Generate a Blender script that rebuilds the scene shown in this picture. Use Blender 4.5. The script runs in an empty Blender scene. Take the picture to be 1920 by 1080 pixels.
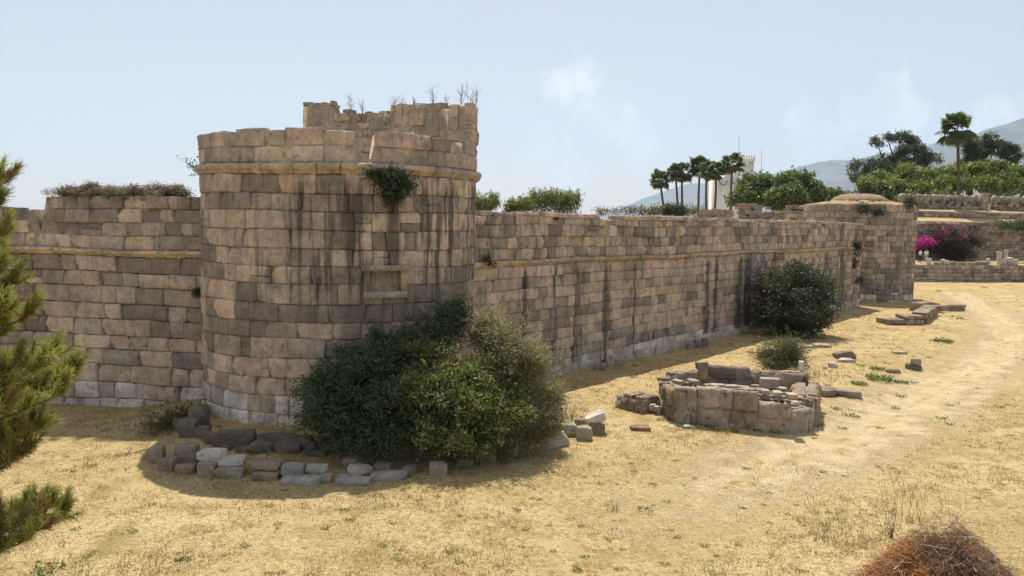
import bpy, math, random
import numpy as np
from mathutils import Vector, Matrix, noise as mnoise

# ------------------------------------------------------------------ camera, sky, sun, exposure
SC = bpy.context.scene
COL = SC.collection
FPX, CAMH = 1500.0, 6.5
PITCH, ROLL = math.atan(125 / 1500), math.radians(1.0)
R_ = np.array([1.0, 0, 0]); F_ = np.array([0, math.cos(PITCH), -math.sin(PITCH)]); U_ = np.array([0, math.sin(PITCH), math.cos(PITCH)])
CR = math.cos(ROLL) * R_ + math.sin(ROLL) * U_
CU = -math.sin(ROLL) * R_ + math.cos(ROLL) * U_
cam_d = bpy.data.cameras.new('camera'); cam = bpy.data.objects.new('camera', cam_d); COL.objects.link(cam)
cam_d.sensor_width = 36; cam_d.lens = 36 * FPX / 1920; cam_d.clip_start = 0.1; cam_d.clip_end = 40000
M = Matrix.Identity(4)
for i in range(3):
    M[i][0] = CR[i]; M[i][1] = CU[i]; M[i][2] = -F_[i]
M[2][3] = CAMH
cam.matrix_world = M
SC.camera = cam
SC.render.engine = 'CYCLES'
SC.cycles.use_denoising = True
SC.cycles.max_bounces = 8; SC.cycles.diffuse_bounces = 4; SC.cycles.transparent_max_bounces = 12
SC.cycles.volume_bounces = 2
SC.view_settings.view_transform = 'Standard'; SC.view_settings.look = 'None'
SC.view_settings.exposure = 0.62; SC.view_settings.gamma = 1.0

SUNV = Vector((-0.03, 0.56, 1.0)).normalized()
SUN_EL = math.asin(SUNV.z); SUN_AZ = math.atan2(SUNV.x, SUNV.y)
sd = bpy.data.lights.new('sun', 'SUN'); so = bpy.data.objects.new('sun', sd); COL.objects.link(so)
sd.energy = 4.0; sd.angle = math.radians(0.53); sd.color = (1.0, 0.93, 0.82)
so.rotation_euler = SUNV.to_track_quat('Z', 'Y').to_euler(); so.location = (0, 0, 60)

def ray(px, py): return F_ + (px - 960) / FPX * CR - (py - 540) / FPX * CU
def G(px, py, z=0.0):
    d = ray(px, py); return np.array([0, 0, CAMH]) + d * ((z - CAMH) / d[2])
def P(px, py, Y):
    d = ray(px, py); return np.array([0, 0, CAMH]) + d * (Y / d[1])

world = bpy.data.worlds.new('World'); SC.world = world; world.use_nodes = True
wn, wl = world.node_tree.nodes, world.node_tree.links
wn.clear()
def N(nt, t, **kw):
    n = nt.nodes.new(t)
    for k, v in kw.items():
        if k in n.bl_rna.properties.keys(): setattr(n, k, v)
        else: n.inputs[k].default_value = v
    return n
def math_(nt, op, a, b=None, clamp=False):
    n = nt.nodes.new('ShaderNodeMath'); n.operation = op; n.use_clamp = clamp
    for i, v in enumerate((a, b)):
        if v is None: continue
        if isinstance(v, (int, float)): n.inputs[i].default_value = v
        else: nt.links.new(v, n.inputs[i])
    return n.outputs[0]
def maprange(nt, v, a, b, c=0.0, d=1.0, smooth=True):
    n = nt.nodes.new('ShaderNodeMapRange'); n.interpolation_type = 'SMOOTHSTEP' if smooth else 'LINEAR'
    nt.links.new(v, n.inputs['Value'])
    for k, x in zip(('From Min', 'From Max', 'To Min', 'To Max'), (a, b, c, d)): n.inputs[k].default_value = x
    return n.outputs['Result']
def mix_(nt, fac, a, b, bt='MIX'):
    n = nt.nodes.new('ShaderNodeMix'); n.data_type = 'RGBA'; n.blend_type = bt
    for sock, v in ((n.inputs[0], fac), (n.inputs[6], a), (n.inputs[7], b)):
        if isinstance(v, (int, float)): sock.default_value = v
        elif isinstance(v, tuple): sock.default_value = (*v[:3], 1)
        else: nt.links.new(v, sock)
    return n.outputs[2]
def noise_(nt, vec, scale, detail=4, rough=0.55, out='Fac'):
    n = nt.nodes.new('ShaderNodeTexNoise')
    n.inputs['Scale'].default_value = scale; n.inputs['Detail'].default_value = detail; n.inputs['Roughness'].default_value = rough
    if vec is not None: nt.links.new(vec, n.inputs['Vector'])
    return n.outputs[out]

WT = world.node_tree
sky = N(WT, 'ShaderNodeTexSky', sky_type='NISHITA', sun_disc=False, sun_elevation=SUN_EL, sun_rotation=SUN_AZ,
        altitude=0.0, air_density=1.0, dust_density=.45, ozone_density=2.2)
tc = N(WT, 'ShaderNodeTexCoord')
nrm = N(WT, 'ShaderNodeVectorMath', operation='NORMALIZE'); WT.links.new(tc.outputs['Generated'], nrm.inputs[0])
wob = noise_(WT, nrm.outputs[0], 26, 5, 0.52, 'Color')
sub = N(WT, 'ShaderNodeVectorMath', operation='SUBTRACT'); WT.links.new(wob, sub.inputs[0]); sub.inputs[1].default_value = (.5, .5, .5)
scl = N(WT, 'ShaderNodeVectorMath', operation='SCALE'); WT.links.new(sub.outputs[0], scl.inputs[0]); scl.inputs['Scale'].default_value = 0.075
add = N(WT, 'ShaderNodeVectorMath', operation='ADD'); WT.links.new(nrm.outputs[0], add.inputs[0]); WT.links.new(scl.outputs[0], add.inputs[1])
nr2 = N(WT, 'ShaderNodeVectorMath', operation='NORMALIZE'); WT.links.new(add.outputs[0], nr2.inputs[0])
cloud = None
# cumulus heads low over the horizon (directions on the sky sphere, angular radius, strength)
for px, py, rad, st in ((1095, 150, 38, .8), (1050, 165, 30, .55), (1140, 215, 34, .6), (1175, 240, 48, .5), (1105, 250, 60, .38), (1215, 275, 50, .38), (1040, 300, 70, .25),
                        (1660, 185, 45, .6), (1600, 200, 30, .3), (1640, 225, 60, .4), (1500, 240, 34, .6), (1545, 265, 55, .38), (1860, 235, 45, .5), (1800, 255, 50, .4), (1690, 240, 50, .4)):
    d = ray(px, py); d = d / np.linalg.norm(d)
    dot = N(WT, 'ShaderNodeVectorMath', operation='DOT_PRODUCT'); WT.links.new(nr2.outputs[0], dot.inputs[0]); dot.inputs[1].default_value = tuple(d)
    a = rad / FPX
    v = maprange(WT, dot.outputs['Value'], math.cos(a * 1.25), math.cos(a * .15), 0, min(1, st * 2.5))
    cloud = v if cloud is None else math_(WT, 'MAXIMUM', cloud, v)
wisp = noise_(WT, nrm.outputs[0], 19, 7, 0.6)
cloud = math_(WT, 'MULTIPLY', cloud, maprange(WT, wisp, .36, .6, .25, 1))
SKY_STR = 0.1
SKY_HAZE = (.50, .495, .51)   # pale humid air evening out the sky
skyc = mix_(WT, .5, mix_(WT, 1.0, sky.outputs[0], (1.07, 0.83, 0.70), 'MULTIPLY'), tuple(v / SKY_STR for v in SKY_HAZE))
cl = mix_(WT, cloud, skyc, (.64 / SKY_STR, .645 / SKY_STR, .66 / SKY_STR))
bg = N(WT, 'ShaderNodeBackground', Strength=SKY_STR); WT.links.new(cl, bg.inputs['Color'])
wo = N(WT, 'ShaderNodeOutputWorld'); WT.links.new(bg.outputs[0], wo.inputs['Surface'])

# ------------------------------------------------------------------ helpers
def tag(o, label=None, cat=None, group=None, kind=None):
    if label: o['label'] = label
    if cat: o['category'] = cat
    if group: o['group'] = group
    if kind: o['kind'] = kind
    return o
def empty(name, loc, label, cat, group=None, rz=0.0):
    o = bpy.data.objects.new(name, None); COL.objects.link(o); o.location = tuple(loc); o.rotation_euler = (0, 0, rz)
    o.empty_display_size = .2
    return tag(o, label, cat, group)
def mesh_np(name, V, F, mat, parent=None, C=None, A=None, smooth=False):
    V = np.asarray(V, dtype=np.float32); F = np.asarray(F, dtype=np.int32)
    if parent is not None and parent.type == 'EMPTY':
        pl = np.array(parent.location, dtype=np.float32); V = V - pl
    me = bpy.data.meshes.new(name)
    m, k = F.shape
    me.vertices.add(len(V)); me.vertices.foreach_set('co', V.ravel())
    me.loops.add(m * k); me.loops.foreach_set('vertex_index', F.ravel())
    me.polygons.add(m); me.polygons.foreach_set('loop_start', np.arange(0, m * k, k, dtype=np.int32))
    if smooth: me.polygons.foreach_set('use_smooth', np.ones(m, dtype=bool))
    me.update(calc_edges=True)
    if C is not None:
        C = np.broadcast_to(np.asarray(C, dtype=np.float32), (len(V), 3))
        at = me.attributes.new('Col', 'FLOAT_COLOR', 'POINT')
        at.data.foreach_set('color', np.c_[C, np.ones(len(V), dtype=np.float32)].astype(np.float32).ravel())
    if A is not None:
        at = me.attributes.new('wuv', 'FLOAT_VECTOR', 'POINT'); at.data.foreach_set('vector', np.asarray(A, dtype=np.float32).ravel())
    me.materials.append(mat)
    o = bpy.data.objects.new(name, me); COL.objects.link(o)
    if parent is not None: o.parent = parent
    return o
class Geo:
    def __init__(s): s.V, s.F, s.C, s.A, s.n = [], [], [], [], 0
    def add(s, V, F, C, A=None):
        V = np.asarray(V, float).reshape(-1, 3); F = np.asarray(F, int)
        if F.shape[1] == 3: F = np.c_[F, F[:, 2]] if False else F
        s.V.append(V); s.F.append(F + s.n); s.n += len(V)
        s.C.append(np.broadcast_to(np.asarray(C, float), (len(V), 3)))
        s.A.append(np.zeros((len(V), 3)) if A is None else np.asarray(A, float))
    def build(s, name, mat, parent=None, smooth=False):
        return mesh_np(name, np.vstack(s.V), np.vstack(s.F), mat, parent, np.vstack(s.C), np.vstack(s.A), smooth)
def copy_tree(o, loc, rz=0.0, sc=1.0, label=None):
    c = o.copy(); COL.objects.link(c); c.location = tuple(loc); c.rotation_euler = (0, 0, rz); c.scale = (sc, sc, sc)
    if label: c['label'] = label
    for ch in list(o.children):
        k = ch.copy(); COL.objects.link(k); k.parent = c
    return c

def tubes(paths, radii, sides=4):
    """paths (N,K,3), radii (N,K) -> quad tubes"""
    paths = np.asarray(paths, float); radii = np.asarray(radii, float)
    Nn, K, _ = paths.shape
    T = np.gradient(paths, axis=1); T /= np.linalg.norm(T, axis=2, keepdims=True) + 1e-9
    ref = np.where(np.abs(T[..., 2:3]) > .9, np.array([1.0, 0, 0]), np.array([0, 0, 1.0]))
    A = np.cross(T, ref); A /= np.linalg.norm(A, axis=2, keepdims=True) + 1e-9
    B = np.cross(T, A)
    an = np.arange(sides) / sides * 2 * math.pi
    V = paths[:, :, None, :] + radii[:, :, None, None] * (np.cos(an)[None, None, :, None] * A[:, :, None, :] + np.sin(an)[None, None, :, None] * B[:, :, None, :])
    idx = np.arange(Nn * K * sides).reshape(Nn, K, sides)
    nx = np.roll(idx, -1, axis=2)
    F = np.stack([idx[:, :-1], nx[:, :-1], nx[:, 1:], idx[:, 1:]], axis=-1).reshape(-1, 4)
    return V.reshape(-1, 3), F
def leaves(Pn, nor, size, rng, aspect=0.5, bend=0.0):
    """diamond leaves at Pn with the long axis random in the plane of nor"""
    n = len(Pn)
    nor = nor / (np.linalg.norm(nor, axis=1, keepdims=True) + 1e-9)
    t = rng.normal(size=(n, 3)); t -= (t * nor).sum(1, keepdims=True) * nor; t /= np.linalg.norm(t, axis=1, keepdims=True) + 1e-9
    b = np.cross(nor, t); s = np.asarray(size)[:, None]
    V = np.stack([Pn - t * s * .5, Pn + b * s * aspect * .5 - nor * s * .1, Pn + t * s * .5, Pn - b * s * aspect * .5 - nor * s * .1], axis=1)
    F = np.arange(n * 4).reshape(n, 4)
    return V.reshape(-1, 3), F

# ------------------------------------------------------------------ materials
def new_mat(name):
    m = bpy.data.materials.new(name); m.use_nodes = True; m.node_tree.nodes.clear(); return m
def masonry_mat(name, bump=.85, dirt=1.0, gain=1.0, streak=1.0):
    m = new_mat(name); nt = m.node_tree
    at = N(nt, 'ShaderNodeAttribute', attribute_name='Col'); uv = N(nt, 'ShaderNodeAttribute', attribute_name='wuv')
    geo = N(nt, 'ShaderNodeNewGeometry'); pos = geo.outputs['Position']
    c = mix_(nt, 1.0, at.outputs['Color'], (gain, gain, gain), 'MULTIPLY')
    n1 = noise_(nt, pos, 1.6, 6, .6); c = mix_(nt, 1.0, c, mix_(nt, maprange(nt, n1, .3, .7), (.90, .88, .86), (1.38, 1.36, 1.32)), 'MULTIPLY')
    n2 = noise_(nt, pos, 11, 6, .7); c = mix_(nt, 1.0, c, mix_(nt, maprange(nt, n2, .3, .7), (.86, .85, .84), (1.26, 1.25, 1.23)), 'MULTIPLY')
    n3 = noise_(nt, pos, 5.5, 5, .65); c = mix_(nt, math_(nt, 'MULTIPLY', maprange(nt, n3, .54, .68), .62 * dirt), c, (.11, .092, .078))
    n6 = noise_(nt, pos, .45, 5, .65); c = mix_(nt, math_(nt, 'MULTIPLY', maprange(nt, n6, .50, .66), .42 * dirt), c, (.13, .112, .098))
    n5 = noise_(nt, pos, 3.1, 4, .6); c = mix_(nt, math_(nt, 'MULTIPLY', maprange(nt, n5, .56, .70), .30), c, (.46, .36, .25))
    n4 = noise_(nt, pos, 24, 3, .6); c = mix_(nt, math_(nt, 'MULTIPLY', maprange(nt, n4, .64, .74), .7 * dirt), c, (.06, .05, .042))
    sep = N(nt, 'ShaderNodeSeparateXYZ'); nt.links.new(uv.outputs['Vector'], sep.inputs[0])
    cmb = N(nt, 'ShaderNodeCombineXYZ'); nt.links.new(math_(nt, 'MULTIPLY', sep.outputs[0], 1.7), cmb.inputs[0]); nt.links.new(math_(nt, 'MULTIPLY', sep.outputs[1], .13), cmb.inputs[1])
    st = noise_(nt, cmb.outputs[0], 1.7, 5, .62)
    sf = math_(nt, 'ADD', math_(nt, 'MULTIPLY', maprange(nt, st, .47, .60), sep.outputs[2], True), math_(nt, 'MULTIPLY', maprange(nt, sep.outputs[2], 1.0, 1.9), .75), True)
    c = mix_(nt, math_(nt, 'MULTIPLY', sf, .84), c, (.085, .075, .066))
    cm2 = N(nt, 'ShaderNodeCombineXYZ'); nt.links.new(math_(nt, 'MULTIPLY', sep.outputs[0], 7), cm2.inputs[0]); nt.links.new(math_(nt, 'MULTIPLY', sep.outputs[1], .8), cm2.inputs[1])
    s2 = noise_(nt, cm2.outputs[0], 1.4, 4, .6); c = mix_(nt, streak, c, mix_(nt, maprange(nt, s2, .32, .68), (.86, .85, .84), (1.18, 1.17, 1.15)), 'MULTIPLY')
    b = N(nt, 'ShaderNodeBsdfPrincipled', Roughness=.95); b.inputs['Specular IOR Level'].default_value = .12
    nt.links.new(c, b.inputs['Base Color'])
    h = math_(nt, 'ADD', noise_(nt, pos, 7, 8, .65), math_(nt, 'MULTIPLY', s2, .7 * streak))
    bp = N(nt, 'ShaderNodeBump', Strength=bump, Distance=.08); nt.links.new(h, bp.inputs['Height']); nt.links.new(bp.outputs[0], b.inputs['Normal'])
    o = N(nt, 'ShaderNodeOutputMaterial'); nt.links.new(b.outputs[0], o.inputs[0])
    return m
def leaf_mat(name, trans=.3, rough=.55, spec=.3):
    m = new_mat(name); nt = m.node_tree
    at = N(nt, 'ShaderNodeAttribute', attribute_name='Col')
    b = N(nt, 'ShaderNodeBsdfPrincipled', Roughness=rough); b.inputs['Specular IOR Level'].default_value = spec
    nt.links.new(at.outputs['Color'], b.inputs['Base Color'])
    t = N(nt, 'ShaderNodeBsdfTranslucent'); nt.links.new(mix_(nt, 1.0, at.outputs['Color'], (1.15, 1.25, .7), 'MULTIPLY'), t.inputs['Color'])
    mx = N(nt, 'ShaderNodeMixShader', Fac=trans); nt.links.new(b.outputs[0], mx.inputs[1]); nt.links.new(t.outputs[0], mx.inputs[2])
    o = N(nt, 'ShaderNodeOutputMaterial'); nt.links.new(mx.outputs[0], o.inputs[0])
    return m
def plain_mat(name, col, rough=.85, nscale=8, var=.25, bump=.2):
    m = new_mat(name); nt = m.node_tree
    geo = N(nt, 'ShaderNodeNewGeometry'); n1 = noise_(nt, geo.outputs['Position'], nscale, 6, .65)
    c = mix_(nt, maprange(nt, n1, .3, .7), tuple(x * (1 - var) for x in col), tuple(min(x * (1 + var), .9) for x in col))
    b = N(nt, 'ShaderNodeBsdfPrincipled', Roughness=rough); b.inputs['Specular IOR Level'].default_value = .2
    nt.links.new(c, b.inputs['Base Color'])
    bp = N(nt, 'ShaderNodeBump', Strength=bump, Distance=.05); nt.links.new(n1, bp.inputs['Height']); nt.links.new(bp.outputs[0], b.inputs['Normal'])
    o = N(nt, 'ShaderNodeOutputMaterial'); nt.links.new(b.outputs[0], o.inputs[0])
    return m
def ground_mat(name, alpha=False):
    m = new_mat(name); nt = m.node_tree
    geo = N(nt, 'ShaderNodeNewGeometry'); pos = geo.outputs['Position']
    nb = noise_(nt, pos, .22, 5, .6); nm = noise_(nt, pos, 1.3, 6, .65); nf = noise_(nt, pos, 8, 7, .7); ng = noise_(nt, pos, 38, 4, .7)
    if not alpha:
        c = mix_(nt, maprange(nt, nb, .36, .64), (.44, .332, .16), (.535, .42, .23))
        c = mix_(nt, math_(nt, 'MULTIPLY', maprange(nt, nm, .49, .62), .8), c, (.36, .26, .118))
        c = mix_(nt, math_(nt, 'MULTIPLY', maprange(nt, nf, .52, .62), .65), c, (.20, .145, .07))
        c = mix_(nt, math_(nt, 'MULTIPLY', maprange(nt, nf, .34, .46, 1, 0), .6), c, (.66, .54, .32))
        gn = noise_(nt, pos, .55, 4, .6)
        c = mix_(nt, math_(nt, 'MULTIPLY', maprange(nt, gn, .54, .68), .5), c, (.25, .205, .075))
    else:
        c = mix_(nt, maprange(nt, nm, .35, .65), (.47, .37, .215), (.58, .475, .30))
        c = mix_(nt, math_(nt, 'MULTIPLY', maprange(nt, nf, .52, .66), .35), c, (.40, .31, .175))
    c = mix_(nt, 1.0, c, mix_(nt, maprange(nt, ng, .3, .7), (.52, .50, .46), (1.46, 1.44, 1.40)), 'MULTIPLY')
    b = N(nt, 'ShaderNodeBsdfPrincipled', Roughness=.95); b.inputs['Specular IOR Level'].default_value = .08
    nt.links.new(c, b.inputs['Base Color'])
    h = math_(nt, 'ADD', math_(nt, 'MULTIPLY', nf, 1.0), math_(nt, 'MULTIPLY', ng, .35))
    bp = N(nt, 'ShaderNodeBump', Strength=.75, Distance=.09); nt.links.new(h, bp.inputs['Height']); nt.links.new(bp.outputs[0], b.inputs['Normal'])
    o = N(nt, 'ShaderNodeOutputMaterial')
    if alpha:
        uv = N(nt, 'ShaderNodeAttribute', attribute_name='wuv'); sep = N(nt, 'ShaderNodeSeparateXYZ'); nt.links.new(uv.outputs['Vector'], sep.inputs[0])
        e = math_(nt, 'ADD', sep.outputs[2], math_(nt, 'ADD', math_(nt, 'MULTIPLY', math_(nt, 'SUBTRACT', nm, .5), 1.0), math_(nt, 'MULTIPLY', math_(nt, 'SUBTRACT', ng, .5), 2.6)))
        a = math_(nt, 'GREATER_THAN', e, .5)
        tr = N(nt, 'ShaderNodeBsdfTransparent'); mx = N(nt, 'ShaderNodeMixShader'); nt.links.new(a, mx.inputs[0]); nt.links.new(tr.outputs[0], mx.inputs[1]); nt.links.new(b.outputs[0], mx.inputs[2])
        nt.links.new(mx.outputs[0], o.inputs[0])
    else: nt.links.new(b.outputs[0], o.inputs[0])
    return m
MAS = masonry_mat('masonry', gain=1.10, streak=.4); RUIN = masonry_mat('ruin_masonry', 1.0, 1.5, .95, .15); MAS_FAR = masonry_mat('masonry_far', .4, .8); ROCK = masonry_mat('loose_stone', .7, .9, .82, .15)
LEAF = leaf_mat('leaf'); NEEDLE = leaf_mat('needle', .25, .5, .35); STRAW = leaf_mat('straw', .2, .8, .1)
BARK = plain_mat('bark', (.12, .09, .065), nscale=14); TWIG = leaf_mat('twig', .0, .9, .1)
WHITEWASH = plain_mat('whitewash', (.84, .83, .79), nscale=.6, var=.06, bump=.05)
DARKHOLE = plain_mat('dark_opening', (.05, .045, .04)); METAL = plain_mat('mast_metal', (.35, .35, .36), .5)

# ------------------------------------------------------------------ terrain
TC = np.array([-5.683, 26.79]); TM = -0.209
E1 = np.array([math.cos(TM), -math.sin(TM)]) * 1.0; E2 = np.array([math.sin(TM), math.cos(TM)])
E1 = np.array([E2[1], -E2[0]])
TA, TB = 4.45, 3.8
def nz(x, y, s): return mnoise.noise(Vector((x * s, y * s, 3.7)))
PATH_PX = ((1150, 990), (1330, 915), (1500, 845), (1660, 775), (1780, 715), (1870, 660), (1900, 625), (1870, 590), (1820, 562), (1790, 545))
PATH = np.array([G(*q)[:2] for q in PATH_PX])
def path_dist(x, y):
    p = np.array([x, y]); best = 1e9
    for a, b in zip(PATH[:-1], PATH[1:]):
        ab = b - a; t = max(0, min(1, np.dot(p - a, ab) / np.dot(ab, ab))); best = min(best, np.linalg.norm(p - a - t * ab))
    return best
def gz(x, y):
    if y > 106 or y < 2 or x < -60 or x > 130: return -.6
    z = .10 * nz(x, y, .13) + .05 * nz(x, y, .5) + .02 * nz(x, y, 1.6)
    q = np.array([x, y]) - TC; rho = math.hypot(np.dot(q, E1) / TA, np.dot(q, E2) / TB)
    if rho < 1.7 and np.dot(q, E2) < 2.5: z += .38 * max(0, min(1, (1.55 - rho) / .4))
    d = path_dist(x, y)
    if y < 100: z -= .22 * max(0, 1 - d / 4.5)
    return z
def graded(lo, hi, step, far, n):
    inner = np.arange(lo, hi + 1e-6, step)
    g = np.geomspace(step * 2, far, n)
    return np.r_[lo - g[::-1], inner, hi + g]
gx = graded(-26, 100, .6, 10500, 16); gy = graded(6, 108, .6, 10500, 16)
XX, YY = np.meshgrid(gx, gy, indexing='ij')
ZZ = np.vectorize(gz)(XX, YY)
nx, ny = len(gx), len(gy)
I = np.arange(nx * ny).reshape(nx, ny)
FF = np.stack([I[:-1, :-1], I[1:, :-1], I[1:, 1:], I[:-1, 1:]], -1).reshape(-1, 4)
tag(mesh_np('ground', np.stack([XX, YY, ZZ], -1).reshape(-1, 3), FF, ground_mat('dry_ground'), smooth=True), 'dry yellow grass field below the fortress walls', 'ground', kind='structure')
# worn path
pp = []
for a, b in zip(PATH[:-1], PATH[1:]):
    n = max(2, int(np.linalg.norm(b - a) / .6))
    for k in range(n): pp.append(a + (b - a) * k / n)
pp.append(PATH[-1]); pp = np.array(pp)
for _ in range(40): pp[1:-1] = .5 * pp[1:-1] + .25 * (pp[:-2] + pp[2:])
tg = np.gradient(pp, axis=0); tg /= np.linalg.norm(tg, axis=1, keepdims=True); pn = np.c_[tg[:, 1], -tg[:, 0]]
ws = np.linspace(-1, 1, 13); PV, PA = [], []
for i in range(len(pp)):
    hw = 3.9 if i < 40 else 3.3
    for w in ws:
        q = pp[i] + pn[i] * w * hw
        PV.append((q[0], q[1], gz(*q) + .008)); PA.append((i * .6, w, ((1 - abs(w)) * 1.05 - .05) * min(1, .35 + i / 24)))
I = np.arange(len(PV)).reshape(len(pp), 13)
FF = np.stack([I[:-1, :-1], I[:-1, 1:], I[1:, 1:], I[1:, :-1]], -1).reshape(-1, 4)
tag(mesh_np('path', PV, FF, ground_mat('worn_path', True), A=PA, smooth=True), 'worn pale footpath crossing the dry field', 'path', kind='structure')

# ------------------------------------------------------------------ masonry generators
TAN, PINK, DARK, GREY, PALE, MORT = (.395, .324, .264), (.40, .32, .268), (.205, .176, .155), (.30, .262, .225), (.52, .475, .42), (.30, .25, .2)
def surf_line(o, t):
    o = np.array(o, float); t = np.array(t, float); n = np.array([t[1], -t[0]])
    def f(s, z, d): return np.stack([o[0] + t[0] * s + n[0] * d, o[1] + t[1] * s + n[1] * d, z], -1)
    return f
def surf_ell(c, e1, e2, a, b, rev=False):
    th = np.linspace(-math.pi, 3 * math.pi, 2401)
    ds = np.hypot(a * np.sin(th), b * np.cos(th)); S = np.r_[0, np.cumsum(.5 * (ds[1:] + ds[:-1]) * np.diff(th))]
    def f(s, z, d):
        q = np.interp(-s if rev else s, S, th)
        nx_, ny_ = np.cos(q) / a, np.sin(q) / b; L = np.hypot(nx_, ny_); nx_, ny_ = nx_ / L, ny_ / L
        dd = -d if rev else d
        u, v = a * np.cos(q) + nx_ * dd, b * np.sin(q) + ny_ * dd
        return np.stack([c[0] + e1[0] * u + e2[0] * v, c[1] + e1[1] * u + e2[1] * v, z], -1)
    def s_of(deg):
        s = float(np.interp(math.radians(deg), th, S)); return -s if rev else s
    return f, s_of
def layout(rng, s0, s1, zs, wr=(.5, 1.2), skip=None):
    L = []
    for c, d in zip(zs[:-1], zs[1:]):
        s = s0 - rng.uniform(0, .5)
        while s < s1:
            w = rng.uniform(*wr) * (1 if rng.random() > .15 else .55)
            if s + w > s1: w = s1 - s
            if w > .12:
                a = max(s, s0)
                if s + w - a > .1 and not (skip and skip((a + s + w) / 2, (c + d) / 2, w)): L.append((a, s + w, c, d))
            s += max(w, .12)
    out = []
    for l in L:
        if rng.random() < .05 and l[3] - l[2] > .35 and l[1] - l[0] < .9:
            m = l[2] + (l[3] - l[2]) * rng.uniform(.4, .6); out += [(l[0], l[1], l[2], m), (l[0], l[1], m, l[3])]
        else: out.append(l)
    return np.array(out)
def blocks(geo, surf, L, rng, colf, gap=.004, jit=.013, edge=.009, offsd=.018, deep=.3, profile=None, stainf=None, nu=6, nv=5, chip=.28, bulge=.008, erode=.02):
    B = len(L); a, b, c, d = (L[:, i][:, None, None] for i in range(4))
    U = np.array([0, .07, .36, .64, .93, 1]) if nu == 6 else np.linspace(0, 1, nu)
    Vv = np.array([0, .1, .5, .9, 1]) if nv == 5 else np.linspace(0, 1, nv)
    uu, vv = np.broadcast_arrays(U[None, :, None], Vv[None, None, :])
    sh = (B, nu, nv)
    S = (a + gap) + (b - a - 2 * gap) * uu + rng.normal(0, jit * .6, sh); Z = (c + gap) + (d - c - 2 * gap) * vv + rng.normal(0, jit * .6, sh)
    Z = Z + .03 * np.sin(S * .37 + Z * .8) + .018 * np.sin(S * 1.1 + Z * 1.9)
    bord = ((uu == 0) | (uu == 1) | (vv == 0) | (vv == 1)); corner = (((uu < .08) | (uu > .92)) & ((vv < .11) | (vv > .89)))
    D = rng.normal(0, offsd, (B, 1, 1)) + bulge * (1 - (2 * uu - 1) ** 2) * (1 - (2 * vv - 1) ** 2) * rng.uniform(0, 1.6, (B, 1, 1)) + rng.normal(0, jit * .8, sh)
    D = D - (rng.random((B, 1, 1)) < .07) * rng.uniform(.03, .08, (B, 1, 1))
    D = D - bord * edge * rng.uniform(.4, 1.5, sh)
    if nu == 6 and nv == 5 and chip > 0:
        for (iu, iv) in (((0, 1), (0, 1)), ((4, 5), (0, 1)), ((0, 1), (3, 4)), ((4, 5), (3, 4))):
            m = (rng.random(B) < chip) * rng.uniform(.015, .10, B)
            for i in iu:
                for j in iv: D[:, i, j] -= m
    if erode:
        D = D + erode * np.array([mnoise.noise(Vector((x * 2.4, y * 2.4, 7.7))) + .55 * mnoise.noise(Vector((x * 6.5, y * 6.5, 1.7))) for x, y in zip(S.ravel(), Z.ravel())]).reshape(sh)
    if profile is not None: D = D + profile(vv)
    S, Z, D = (np.pad(q, ((0, 0), (1, 1), (1, 1)), mode='edge') for q in (S, Z, D))
    ring = np.zeros((nu + 2, nv + 2), bool); ring[0] = ring[-1] = True; ring[:, 0] = ring[:, -1] = True
    D[:, ring] = -deep
    Vt = surf(S.ravel(), Z.ravel(), D.ravel())
    cols = np.array([colf((l[0] + l[1]) / 2, (l[2] + l[3]) / 2, rng) for l in L])
    C = np.repeat(cols, (nu + 2) * (nv + 2), axis=0)
    st = np.zeros(S.size) if stainf is None else stainf(S.ravel(), Z.ravel())
    A = np.c_[S.ravel(), Z.ravel(), st]
    I = np.arange(B * (nu + 2) * (nv + 2)).reshape(B, nu + 2, nv + 2)
    F = np.stack([I[:, :-1, :-1], I[:, 1:, :-1], I[:, 1:, 1:], I[:, :-1, 1:]], -1).reshape(-1, 4)
    geo.add(Vt, F, C, A)
def core(geo, surf, s, z0, ztop, dout, din, col=MORT, caps=True, topcol=None, stainf=None):
    """backing body behind the face blocks: outer face, top, inner face"""
    s = np.asarray(s, float); zt = np.broadcast_to(np.asarray(ztop, float), s.shape); z0 = np.full_like(s, z0)
    rows = [surf(s, z0, np.full_like(s, dout)), surf(s, zt, np.full_like(s, dout)), surf(s, zt, np.full_like(s, din)), surf(s, z0, np.full_like(s, din))]
    n = len(s); V = np.vstack(rows); I = np.arange(4 * n).reshape(4, n); F = []
    for r in range(3):
        F.append(np.stack([I[r, :-1], I[r, 1:], I[r + 1, 1:], I[r + 1, :-1]], -1))
    F = np.vstack(F)
    if caps: F = np.vstack([F, [[I[0, 0], I[1, 0], I[2, 0], I[3, 0]], [I[3, -1], I[2, -1], I[1, -1], I[0, -1]]]])
    A = np.vstack([np.c_[s, z0, 0 * s], np.c_[s, zt, 0 * s], np.c_[s, zt, 0 * s], np.c_[s, z0, 0 * s]])
    if stainf is not None: A[:, 2] = stainf(A[:, 0], A[:, 1])
    geo.add(V, F, col, A)
def vary(c, rng, k=.12):
    m = rng.uniform(1 - k, 1 + k); return tuple(np.array(c) * m * (1 + rng.normal(0, .012, 3)))
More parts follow.
